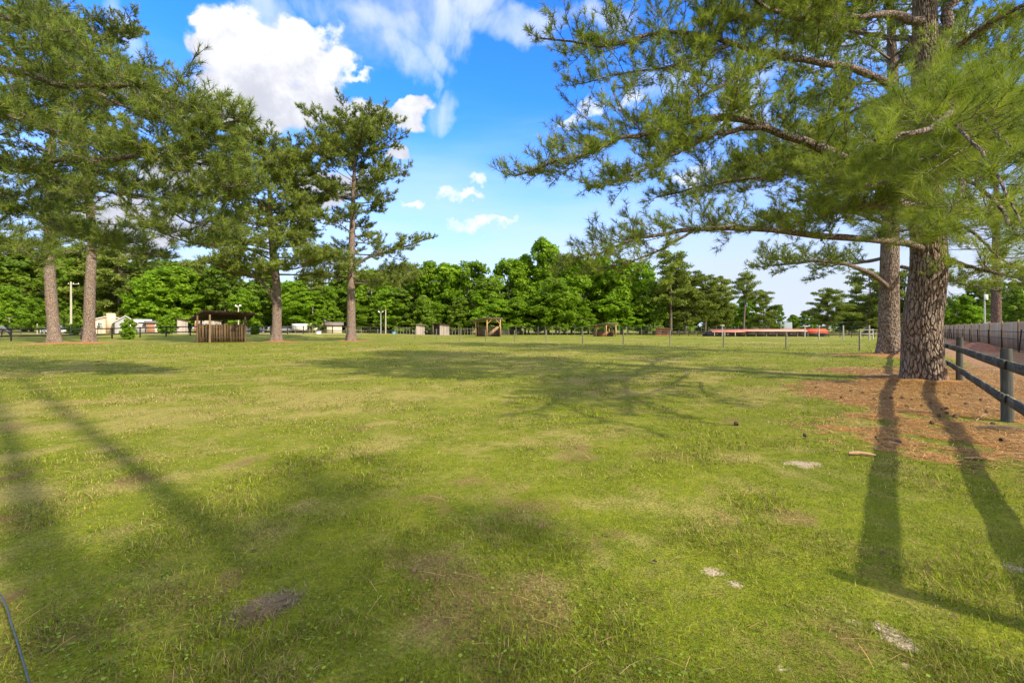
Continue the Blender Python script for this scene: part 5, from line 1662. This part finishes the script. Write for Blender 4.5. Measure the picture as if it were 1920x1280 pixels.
def small_shed(px0, px1, pbase, ptop, label, wallm, roofm, slope=0.4, Y=None, door=None, deep=3.0, openfront=0.0):
    Y = Y or F * EYE / (pbase - HZ)
    x0 = (px0 - 960) / F * Y; x1 = (px1 - 960) / F * Y
    cx = (x0 + x1) / 2; hw = (x1 - x0) / 2; z = hgt(cx, Y)
    H = EYE + (HZ - ptop) / F * Y - z
    an_ = math.atan2(-cx, Y); hw *= math.cos(an_)
    root = empty('board_shed', (cx, Y, z), an_, label, 'shed')
    poly = [(-hw, 0), (hw, 0), (hw, H - slope), (-hw, H)]
    mb = MB()
    xo = -hw + 2 * hw * openfront
    mb.prism([(xo, -0.1), (hw, -0.1), (hw, H - slope), (xo, H - slope * openfront)], 0, 0.06)
    mb.prism([(-hw, -0.1), (hw, -0.1), (hw, H - slope), (-hw, H)], deep, deep + .06)
    mb.box((hw - .03, deep / 2 + 0.03, (H - slope) / 2), (0.06, deep - .07, H - slope)); mb.box((-hw + .03, deep / 2 + 0.03, H / 2), (0.06, deep - .07, H))
    mb.build('wall', wallm, root)
    mb = MB(); mb.prism([(-hw - .25, H + .02), (hw + .35, H - slope - .02), (hw + .35, H - slope + .07), (-hw - .25, H + .11)], -0.4, deep + .3); mb.build('roof', roofm, root)
    if door:
        MB().box((door[0] * hw, -0.03, door[2] / 2), (door[1], 0.05, door[2])).build('door', door[3], root)
    return root


small_shed(332, 352, 628, 597, 'pale weathered board shed with sloping roof behind the left rail fence', GREYB, SHEDROOF, 0.5, 94, None)
small_shed(366, 415, 628, 594, 'long tan board shed with orange corner post behind the dark shed', GREYB, SHEDROOF, 0.9, 98, (-0.86, 0.9, 2.2, REDWOOD))
small_shed(780, 796, 627, 608, 'small grey board shed left of the pair by the woods', GREYB, TIN, 0.25, 104)
small_shed(812, 842, 627, 606.5, 'small shed with open reddish left half and pale boards, right of the pair', GREYB, SHEDROOF, 0.3, 103, None, 3.0, 0.42)
small_shed(938, 956, 627, 612, 'low grey shed tucked behind the centre timber shelter', GREYB, TIN, 0.4, 108)
small_shed(1229, 1258, 630.8, 614, 'low reddish board pen at the foot of the far pines', REDWOOD, TANWOOD, 0.3, 97)

# ------------------------------------------------------------------ houses
BEIGE = mat_plain('beige_stucco', (0.62, 0.47, 0.33), 0.9, 0.12, 3)
WHITEP = mat_plain('white_paint', (0.78, 0.76, 0.72), 0.6, 0.08, 4, bump=0)
GREYW = mat_plain('grey_siding', (0.36, 0.37, 0.37), 0.8, 0.12, 4)
ROOFG = mat_plain('grey_shingles', (0.16, 0.15, 0.145), 0.9, 0.3, 6)
GLASSM = mat_plain('window_pane', (0.06, 0.08, 0.09), 0.15, 0.2, 2, bump=0, spec=0.6)
CREAM = mat_plain('cream_siding', (0.66, 0.60, 0.42), 0.8, 0.1, 4)
BRICKR = mat_plain('red_brown_wall', (0.36, 0.18, 0.11), 0.9, 0.3, 6)


def gable_house(name, cx, Y, W_, D_, wall_h, ridge_h, label, wallm, roofm, wins=(), doors=(), rz=0.0, gable_front=True, chimney=None, over=0.4):
    hw, hd = W_ / 2, D_ / 2
    cx = (cx - 960) / F * Y
    rz = math.atan2(-cx, Y); W_ *= math.cos(rz); hw = W_ / 2
    wins = [(a_ * math.cos(rz), b_, c_ * math.cos(rz) + .1, d_) for a_, b_, c_, d_ in wins]
    doors = [(a_ * math.cos(rz), b_ * math.cos(rz), c_, d_) for a_, b_, c_, d_ in doors]
    if chimney: chimney = (chimney[0] * math.cos(rz), chimney[1] * math.cos(rz), chimney[2], chimney[3])
    cx -= math.sin(rz) * hd; Y += math.cos(rz) * hd
    z = hgt(cx, Y)
    root = empty(name, (cx, Y, z), rz, label, 'house')
    mb = MB()
    if gable_front:
        mb.prism([(-hw, -.2), (hw, -.2), (hw, wall_h), (0, ridge_h), (-hw, wall_h)], -hd, hd)
        mb.build('wall', wallm, root)
        mb = MB()
        s_ = (ridge_h - wall_h) / hw
        for sx in (-1, 1):
            mb.prism([(0, ridge_h + .03), (sx * (hw + over), wall_h - s_ * over + .03), (sx * (hw + over), wall_h - s_ * over + .15), (0, ridge_h + .16)], -hd - over, hd + over)
        mb.build('roof', roofm, root)
        mb = MB()
        for sx in (-1, 1):
            mb.prism([(0, ridge_h - .08), (sx * (hw + over), wall_h - s_ * over - .10), (sx * (hw + over), wall_h - s_ * over + .02), (0, ridge_h + .02)], -hd - over, -hd - over + .04)
        mb.build('trim', WHITEP, root)
    else:
        mb.box((0, 0, wall_h / 2 - .1), (W_, D_, wall_h + .2)); mb.build('wall', wallm, root)
        mb = MB()
        V = [(-hw - over, -hd - over, wall_h), (hw + over, -hd - over, wall_h), (hw + over, 0, ridge_h), (-hw - over, 0, ridge_h), (-hw - over, hd + over, wall_h), (hw + over, hd + over, wall_h)]
        V += [(a, b, c_ + .12) for a, b, c_ in V]
        mb.add(V, [np.array([(0, 3, 2, 1), (3, 4, 5, 2), (6, 7, 8, 9), (9, 8, 11, 10), (0, 1, 7, 6), (1, 2, 8, 7), (2, 5, 11, 8), (5, 4, 10, 11), (4, 3, 9, 10), (3, 0, 6, 9)])])
        mb.build('roof', roofm, root)
    for (wx, wz, ww, wh) in wins:
        f_ = MB().box((wx, -hd - .03, wz), (ww + .3, .06, wh + .3)).build('window', WHITEP, root)
        MB().box((wx, -hd - .07, wz + wh * .255), (ww, .03, wh * .45)).build('pane', GLASSM, f_)
        MB().box((wx, -hd - .07, wz - wh * .255), (ww, .03, wh * .45)).build('pane', GLASSM, f_)
    for (dx, dw, dh, dm) in doors:
        MB().box((dx, -hd - .03, dh / 2), (dw, .06, dh)).build('door', dm, root)
    if chimney:
        chx, chw, chh, chy = chimney
        MB().box((chx, -hd - chy, chh / 2), (chw, .8, chh)).build('chimney', wallm, root)
    return root


def X(px, Y): return (px - 960) / F * Y


gable_house('house', 205, 97, 9.8, 7, 2.6, 3.75, 'beige house with white window and broad flat chimney, left behind the rails', BEIGE, ROOFG,
            wins=((-2.0, 1.7, 0.75, 1.15),), gable_front=True, chimney=(0.35, 1.95, 4.25, 0.35))
gable_house('house', 235, 96, 4.4, 4, 2.5, 3.7, 'grey house with white gable trim right of the beige house', GREYW, ROOFG, wins=((0.6, 1.5, .7, 1.0),), gable_front=True)
gable_house('porch', 264, 98, 3.9, 4.0, 2.35, 2.9, 'grey screened porch under a white beam', GREYW, WHITEP, doors=((-1.2, 1.9, 2.0, GREYW),), gable_front=False)
gable_house('lean_to', 285, 98.5, 2.6, 3.0, 2.2, 2.6, 'small red-brown lean-to with pale side, beside the screened porch', BRICKR, ROOFG, doors=((0.9, 0.6, 1.9, WHITEP),), gable_front=False)
gable_house('garage', 606, 106, 5.2, 7, 2.1, 3.0, 'cream garage with pale gable roof beside the tallest pine trunk', CREAM, TIN, doors=((-1.5, 1.2, 1.7, WHITEP),), gable_front=True)
gable_house('garage', 627, 103, 3.4, 5, 1.75, 2.4, 'cream side wing in front of the garage', CREAM, TIN, gable_front=False)
gable_house('house', 1461, 130, 6.5, 6, 1.3, 3.2, 'distant house showing a grey gable roof above the red roof', GREYW, mat_plain('blue_grey_roof', (0.20, 0.23, 0.25), 0.8, 0.1, 4), gable_front=False)
gable_house('house', 1857, 62, 3.2, 4, 1.95, 2.5, 'roof peak of a grey outbuilding just above the board fence', GREYB, TIN, gable_front=True)


def trailer():
    Y = 104; x = X(563, Y); z = hgt(x, Y)
    root = empty('box_trailer', (x, Y, z), 0, 'white box trailer parked between the middle pine and the cream garage', 'trailer')
    MB().box((0, 0, 1.35), (2.9, 2.0, 1.5)).build('body', WHITEP, root)
    MB().box((-1.0, -1.03, 1.35), (0.85, 0.05, 1.35)).build('door', GREYW, root)
    for sx in (-0.5, 0.5):
        MB().tube([(sx, -1.06, 0.32), (sx, -0.84, 0.32)], [0.32, 0.32], 14).build('wheel', TP, root)


trailer()

# long stable with red roof
REDR = mat_plain('faded_red_metal_roof', (0.80, 0.30, 0.18), 0.6, 0.2, 0.35, bump=0)
REDB = mat_plain('bright_red_metal_roof', (0.90, 0.12, 0.035), 0.6, 0.12, 1.5, bump=0)
STD = mat_plain('dark_stable_wall', (0.045, 0.048, 0.055), 0.9, 0.4, 1.2)


def stable():
    Y = 88; x0, x1, x2 = X(1334, Y), X(1514, Y), X(1553, Y)
    z = hgt(x1, Y)
    root = empty('stable', (x1, Y, z), 0, 'long low stable with dark front and red metal roof at the right', 'stable')
    MB().box(((x0 - x1) / 2, 2.2, 0.35), (x1 - x0, 4, 0.95)).build('wall', STD, root)
    MB().box(((x2 - x1) / 2, 2.2, 0.25), (x2 - x1 - 0.02, 4, 0.8)).build('wall', STD, root)
    for (a, b, zl, zh, m) in ((x0 - x1, -0.01, 0.78, 1.34, REDR), (0.01, x2 - x1, 0.62, 1.44, REDB)):
        mb = MB(); V = [(a, -0.5, zl), (b, -0.5, zl), (b, 0.9, zh), (a, 0.9, zh)]; V += [(p, q, r_ + .05) for p, q, r_ in V]
        mb.add(V, [np.array([(0, 3, 2, 1), (4, 5, 6, 7), (0, 1, 5, 4), (1, 2, 6, 5), (2, 3, 7, 6), (3, 0, 4, 7)])]); mb.build('roof', m, root)
    for k in range(12):
        xx = (x0 - x1) + 0.4 + k * (x2 - x0 - .6) / 11
        MB().box((xx, -0.4, 0.2 if xx > 0 else 0.33), (0.12, 0.10, 0.5 if xx > 0 else 0.82)).build('post', PALEPOST, root)
    rg = random.Random(4)
    for k in range(9):
        xx = (x0 - x1) + 1.2 + k * 2.05
        MB().box((xx, 0.15, 0.45 + rg.uniform(-.05, .05)), (0.35, 0.06, 0.2)).build('stall_hatch', WHITEP if k % 2 else GREYW, root)


stable()
line_fence('rail_fence', 'low black fence in front of the red-roofed stable', (X(1225, 94), 94), (X(1640, 80), 80), 22, 1.0, 0.06, (0.9, 0.65, 0.4), (), BLACKRAIL, BLACKRAIL, 0.17)


# ------------------------------------------------------------------ poles and lamps
def pole(name, px, base_py, top_py, Y, r, label, mat, cat, head=None):
    x = X(px, Y); z = hgt(x, Y); H = EYE + (HZ - top_py) / F * Y - z
    root = empty(name, (x, Y, z), 0, label, cat)
    MB().tube([(0, 0, -.2), (0.02, 0, H * .5), (0, 0, H)], [r, r * .9, r * .75], 10).build('pole', mat, root)
    if head == 'arm':
        MB().tube([(0, 0, H - .3), (-.5, 0, H - .15), (-.7, 0, H - .2)], [0.05, 0.05, 0.05], 6).build('arm', mat, root)
        MB().tube([(-.95, 0, H - .3), (-.65, 0, H - .2)], [0.16, 0.10], 10).build('lamp_head', WHITEP, root)
    if head == 'twin':
        for sx in (-1, 1):
            MB().tube([(sx * .15, -.05, H - .25), (sx * .55, -.25, H + .05)], [0.1, 0.2], 10).build('lamp_head', WHITEP, root)
    if head == 'cross':
        MB().box((0.5, 0, H - .5), (2.4, 0.12, 0.12)).build('crossarm', mat, root)
        for sx in (-.5, .5, 1.5):
            MB().tube([(sx, 0, H - .44), (sx, 0, H - .22)], [0.06, 0.04], 7).build('insulator', WHITEP, root)
    if head == 'flat':
        MB().box((0, 0, H), (0.75, 0.35, 0.10)).build('lamp_head', WHITEP, root)
    if head == 'box':
        MB().box((0.08, -.12, H - .9), (0.36, 0.2, 0.75)).build('meter_box', WHITEP, root)
    if head == 'flag':
        MB().prism([(0.02, H - .9), (0.22, H - 1.0), (0.30, H - .2), (0.02, H - .05)], -.02, .02).build('flag', WHITEP, root)
    return root


POLEW = mat_wood('pole_wood', (0.34, 0.33, 0.22), (0.48, 0.46, 0.34))
POLEM = mat_plain('grey_metal', (0.42, 0.44, 0.43), 0.5, 0.15, 4, metal=0.3, bump=0)
pole('utility_pole', 133, 612, 528, 92, 0.20, 'weathered utility pole with crossarm beside the silver car', POLEW, 'utility pole', 'cross')
pole('light_pole', 447, 612, 573, 96, 0.15, 'short light pole with twin floodlights right above the dark shed roof', POLEW, 'light pole', 'twin')
pole('light_pole', 714, 625, 584, 104, 0.11, 'shorter of the two slim light poles left of centre', POLEM, 'light pole', 'twin')
pole('light_pole', 723, 625, 575, 104, 0.15, 'taller of the two slim light poles left of centre', POLEW, 'light pole', 'arm')
pole('sign_pole', 1846, 605, 545, 62, 0.10, 'white pole with small white box above the board fence', POLEM, 'pole', 'box')
pole('light_pole', 1354, 628, 610, 86, 0.08, 'short lamp post at the left end of the red roof', POLEM, 'lamp post', 'flat')
pole('light_pole', 1509, 630, 611.5, 78, 0.10, 'short lamp post at the bright red end of the stable roof', POLEM, 'lamp post', 'flat')
pole('flag_pole', 1464, 626, 602, 110, 0.07, 'thin pole with white flag in front of the grey gable roof', WHITEP, 'flagpole', 'flag')

# ------------------------------------------------------------------ cars
TYRE = mat_plain('tyre_rubber', (0.02, 0.02, 0.02), 0.85, 0.2, 8)
RIM = mat_plain('wheel_rim', (0.5, 0.5, 0.5), 0.35, 0.1, 8, metal=0.7, bump=0)


def car(x, Y, rz, label, colr, seed):
    z = hgt(x, Y)
    root = empty('parked_car', (x, Y, z), rz, label, 'car', 'cars parked near the houses')
    body = mat_plain('car_paint', colr, 0.3, 0.03, 1, bump=0, spec=0.6)
    mb = MB()
    low = [(-2.15, .35), (2.15, .35), (2.2, .6), (2.05, .82), (1.15, .95), (-1.75, .98), (-2.2, .9)]
    mb.prism(low, -.85, .85); mb.build('body', body, root)
    cab = [(-1.75, .97), (1.15, .94), (.45, 1.42), (-1.05, 1.46)]
    MB().prism(cab, -.72, .72).build('cabin', GLASSM, root)
    MB().prism([(-1.1, 1.44), (.5, 1.40), (.4, 1.49), (-1.0, 1.52)], -.70, .70).build('car_roof', body, root)
    for sx in (-1.35, 1.35):
        for sy in (-1, 1):
            wv_ = MB().tube([(sx, sy * .66, .33), (sx, sy * .88, .33)], [.33, .33], 18).build('wheel', TYRE, root)
            MB().tube([(sx, sy * .87, .33), (sx, sy * .90, .33)], [.2, .2], 14).build('rim', RIM, wv_)
    for sy in (-.6, .6):
        MB().box((2.16, sy, .68), (.1, .32, .14)).build('headlight', WHITEP, root)


car(X(105, 88), 88, 0.05, 'silver car parked behind the leftmost pine trunk', (0.55, 0.57, 0.58), 1)
car(X(483, 104), 104, 0.3, 'dark car under the trees between the dark shed and the middle pine', (0.05, 0.06, 0.09), 2)
car(X(536, 106), 106, 2.9, 'grey car just right of the middle pine trunk', (0.36, 0.38, 0.40), 3)


# tubs
def tub(px, Y, r, h, label, colr, z_extra=0.0):
    x = X(px, Y); z = hgt(x, Y)
    m = mat_plain('tub_plastic', colr, 0.5, 0.1, 4, bump=0)
    n = 22; prof = [(r * .82, 0), (r * .9, h * .5), (r * .97, h * .93), (r * 1.05, h * .95), (r * 1.05, h), (r * .93, h), (r * .86, h * .3), (0.01, h * .28)]
    V = [(a * math.cos(2 * math.pi * k / n), a * math.sin(2 * math.pi * k / n), b) for a, b in prof for k in range(n)]
    Fq = [(i * n + k, i * n + (k + 1) % n, (i + 1) * n + (k + 1) % n, (i + 1) * n + k) for i in range(len(prof) - 1) for k in range(n)]
    o = ob('water_tub', meshdata('water_tub', V, [np.array(Fq)], m, True), None, (x, Y, z + z_extra))
    tag(o, label, 'water tub')


tub(597, 86, 0.55, 0.55, 'white water tub at the fence in front of the cream garage', (0.75, 0.78, 0.78))
tub(739, 104, 0.55, 0.5, 'light blue water tub right of the two light poles', (0.18, 0.5, 0.72))
tub(463, 82, 0.5, 0.3, 'white feed pan beside the low flowering bush', (0.7, 0.7, 0.68))


def barrel():
    Y = 36; x = X(1686.5, Y); z = hgt(x, Y)
    root = empty('barrel_stand', (x, Y, z), 0, 'blue barrel on a pale stand glimpsed between the two thick trunks', 'barrel')
    MB().tube([(0, 0, .62), (0, 0, .75), (0, 0, 1.12), (0, 0, 1.25)], [.19, .22, .22, .19], 16).build('barrel', mat_plain('blue_plastic', (0.03, 0.07, 0.30), 0.5, 0.1, 4, bump=0), root)
    for a in (0.6, 2.2, 3.7, 5.3):
        MB().tube([(.2 * math.cos(a), .2 * math.sin(a), 0), (.15 * math.cos(a), .15 * math.sin(a), .62)], [.03, .03], 6).build('leg', WHITEP, root)


barrel()


# ------------------------------------------------------------------ horse
def horse():
    Y = 66; x = X(-5, Y); z = hgt(x, Y)
    root = empty('horse', (x, Y, z), 0.12, 'grey horse grazing with lowered head at the left edge behind the rails', 'horse')
    J = [  # id, pos, radius, parent   (faces +x)
        ((-0.55, 0, 1.28), .33, -1), ((-0.1, 0, 1.22), .34, 0), ((0.35, 0, 1.22), .35, 1), ((0.68, 0, 1.28), .28, 2),
        ((0.98, 0, 1.10), .20, 3), ((1.25, 0, .80), .15, 4), ((1.40, 0, .58), .125, 5), ((1.50, 0, .36), .085, 6), ((1.56, 0, .20), .062, 7),
        ((-0.88, 0, 1.36), .10, 0), ((-1.0, 0, 1.1), .07, 9), ((-1.02, 0, .72), .05, 10),
    ]
    for s_ in (-1, 1):
        n0 = len(J)
        dx = .12 * s_
        J += [((-.62, .17 * s_, 1.02), .19, 0), ((-.50 + dx, .17 * s_, .80), .12, n0), ((-.70 + dx, .17 * s_, .52), .066, n0 + 1), ((-.64 + dx, .17 * s_, .14), .045, n0 + 2), ((-.60 + dx, .17 * s_, .03), .062, n0 + 3)]
        n1 = len(J)
        J += [((.50, .16 * s_, .96), .15, 2), ((.50 - dx, .16 * s_, .72), .085, n1), ((.52 - dx, .16 * s_, .46), .058, n1 + 1), ((.50 - dx, .16 * s_, .13), .042, n1 + 2), ((.53 - dx, .16 * s_, .03), .06, n1 + 3)]
    me = bpy.data.meshes.new('body')
    me.from_pydata([j[0] for j in J], [(i, j[2]) for i, j in enumerate(J) if j[2] >= 0], [])
    hm, t, b = principled('grey_coat', (0.4, 0.38, 0.34), 0.7)
    tcn = t.new('ShaderNodeTexCoord'); sp = t.new('ShaderNodeSeparateXYZ'); t.link(tcn.outputs['Object'], sp.inputs[0])
    k = t.sstep(t.math('ADD', sp.outputs[2], t.math('MULTIPLY', t.noise(tcn.outputs['Object'], 4), 0.2)), 0.75, 1.15)
    t.link(t.mix(k, (0.035, 0.03, 0.028, 1), (0.46, 0.43, 0.38, 1)), b.inputs['Base Color'])
    me.materials.append(hm)
    o = ob('body', me, root)
    sk = o.modifiers.new('skin', 'SKIN')
    for i, j in enumerate(J):
        d = me.skin_vertices[0].data[i]; d.radius = (j[1], j[1]); d.use_root = (i == 0)
    sub = o.modifiers.new('sub', 'SUBSURF'); sub.levels = 2; sub.render_levels = 2
    mane = MB()
    for s_ in (-1, 1):
        mane.tube([(1.30, .07 * s_, .74), (1.26, .09 * s_, .90)], [.035, .01], 6)
    mane.build('ear', hm, root)
    mb = MB(); mb.tube(curve([(.72, 0, 1.5), (1.0, 0, 1.28), (1.28, 0, .98), (1.36, 0, .74)], 8), [.05, .06, .065, .065, .06, .06, .05, .03], 8)
    mb.build('mane', mat_plain('dark_hair', (0.03, 0.027, 0.025), 0.8, 0.3, 20), root)
    root.scale = (1.12, 1.12, 1.12)


horse()

# ------------------------------------------------------------------ small things on the ground
cmg = cone_mesh(0.042, 0.10)
rg = random.Random(12)
spots = [(1655, 738), (1640, 751), (1670, 748), (1693, 749), (1658, 750), (1710, 752), (1728, 763), (1745, 758), (1765, 770), (1776, 769), (1760, 783), (1790, 785), (1775, 778),
         (1530, 728), (1618, 738), (1578, 748), (1780, 740), (1803, 745), (1840, 752), (1862, 798), (1700, 765), (1850, 775), (1510, 822), (1645, 823), (1685, 833), (1596, 735), (1748, 797), (1812, 760), (1880, 830), (1380, 799)]
g_c = 'fallen pine cones in the needle litter'
first = None
for i, (px, py) in enumerate(spots):
    gx, gy = G(px, py)
    if i == 29: lab = 'lone fallen pine cone out on the open grass left of the needle litter'
    elif i == 22: lab = 'fallen pine cone in grass at the left rim of the needle litter'
    else: lab = 'brown fallen pine cone lying in the orange needle litter under the largest pine'
    o = ob('pine_cone', cmg, None, (gx, gy, hgt(gx, gy) + 0.03))
    o.rotation_euler = (rg.uniform(1.2, 1.9), rg.uniform(-.4, .4), rg.uniform(0, 6.28)); o.scale = [rg.uniform(.5, 0.8)] * 3
    tag(o, lab, 'pine cone', g_c)

STICK = mat_wood('bare_stick', (0.30, 0.17, 0.09), (0.45, 0.30, 0.18))


def stick(pxa, pya, pxb, pyb, r, label, name='stick', mat=None):
    a = np.array([*G(pxa, pya), 0]); b = np.array([*G(pxb, pyb), 0])
    a[2] = hgt(a[0], a[1]) + r + .005; b[2] = hgt(b[0], b[1]) + r + .005
    c_ = (a + b) / 2 + np.array([0, 0.02, .01])
    pts = curve([a - a, c_ - a, b - a], 7)
    o = MB().tube(pts, [r * .7, r, r * 1.1, r, r * .95, r * .8, r * .4], 8).build(name, mat or STICK, None, a, True)
    tag(o, label, 'stick')


stick(1591, 854, 1642, 857, 0.022, 'reddish bark stick lying on grass below the needle litter')
stick(1804, 862, 1868, 866, 0.011, 'thin pale twig at the lower rim of the needle litter')
stick(1640, 767, 1668, 768, 0.008, 'short straw-coloured twig in the needle litter left of the trunk')
stick(1665, 832, 1690, 835, 0.014, 'dark stub of branch lying in the fence rail shadow')
stick(1895, 852, 1935, 856, 0.010, 'yellowish twig at the right edge of the needle litter')
stick(1632, 840, 1650, 845, 0.006, 'short white twig lying left of the branch stub')
stick(1830, 790, 1856, 776, 0.008, 'grey twig lying beside the nearest fence post')

# clump of dead mown grass
def clump(px, py, L, W_, H_, rz, label, seed, n=3200):
    gx, gy = G(px, py); rg_ = np.random.default_rng(seed)
    u = rg_.normal(size=n) * L * .42; v = rg_.normal(size=n) * W_ * .42
    z = H_ * np.exp(-(u / L) ** 2 * 2 - (v / W_) ** 2 * 2) * rg_.random(n) ** .6
    c_, s_ = math.cos(rz), math.sin(rz)
    X0 = u * c_ - v * s_; Y0 = u * s_ + v * c_
    zz_ = z + terrain(X0 + gx, Y0 + gy) - hgt(gx, gy) + .005
    th = rg_.random(n) * 6.283
    ln = .04 + .06 * rg_.random(n)
    A = np.stack([X0, Y0, zz_], -1); d = np.stack([np.cos(th), np.sin(th), rg_.normal(size=n) * .15], -1)
    sd = np.stack([-np.sin(th), np.cos(th), 0 * th], -1) * .0022
    V = np.stack([A + sd, A - sd, A + d * ln[:, None]], 1).reshape(-1, 3)
    cw = np.array([0.24, 0.18, 0.105]) * (.45 + .9 * rg_.random(n))[:, None]
    m = bpy.data.materials.get('dead_grass') or mat_colattr('dead_grass')
    o = ob('grass_clump', meshdata('grass_clump', V, [np.arange(n * 3).reshape(-1, 3)], m, col={'tint': cw}), None, (gx, gy, hgt(gx, gy)))
    tag(o, label, 'grass clump')


clump(495, 1142, 0.19, 0.11, 0.022, 0.75, 'matted clump of dead mown grass in the near grass left of centre', 1, 1300)
0 and clump(440, 1160, 0.13, 0.07, 0.03, 0.6, 'thinner grey clump of dead grass left of the matted clump', 2, 700)
0 and clump(350, 1262, 0.20, 0.05, 0.03, 0.55, 'low strand of dead grass at the bottom edge left of centre', 3, 700)
clump(1870, 805, 0.55, 0.25, 0.05, 0.1, 'pale tuft of dry grass at the foot of the nearest fence post', 4, 3000)

# grey cable in the bottom left corner
a = np.array([*G(-60, 1085), .09]); b = np.array([*G(0, 1140), .08]); c3 = np.array([*G(22, 1195), .07]); d4 = np.array([*G(48, 1280), .06]); e5 = np.array([*G(90, 1420), .05])
pts = curve([a, b, c3, d4, e5], 20)
o = MB().tube(pts - pts[0], 0.0042, 8).build('cable', mat_plain('grey_cable', (0.06, 0.08, 0.085), 0.5, 0.2, 20, bump=0), None, pts[0], True)
tag(o, 'thin grey cable lying across the grass in the bottom left corner', 'cable')
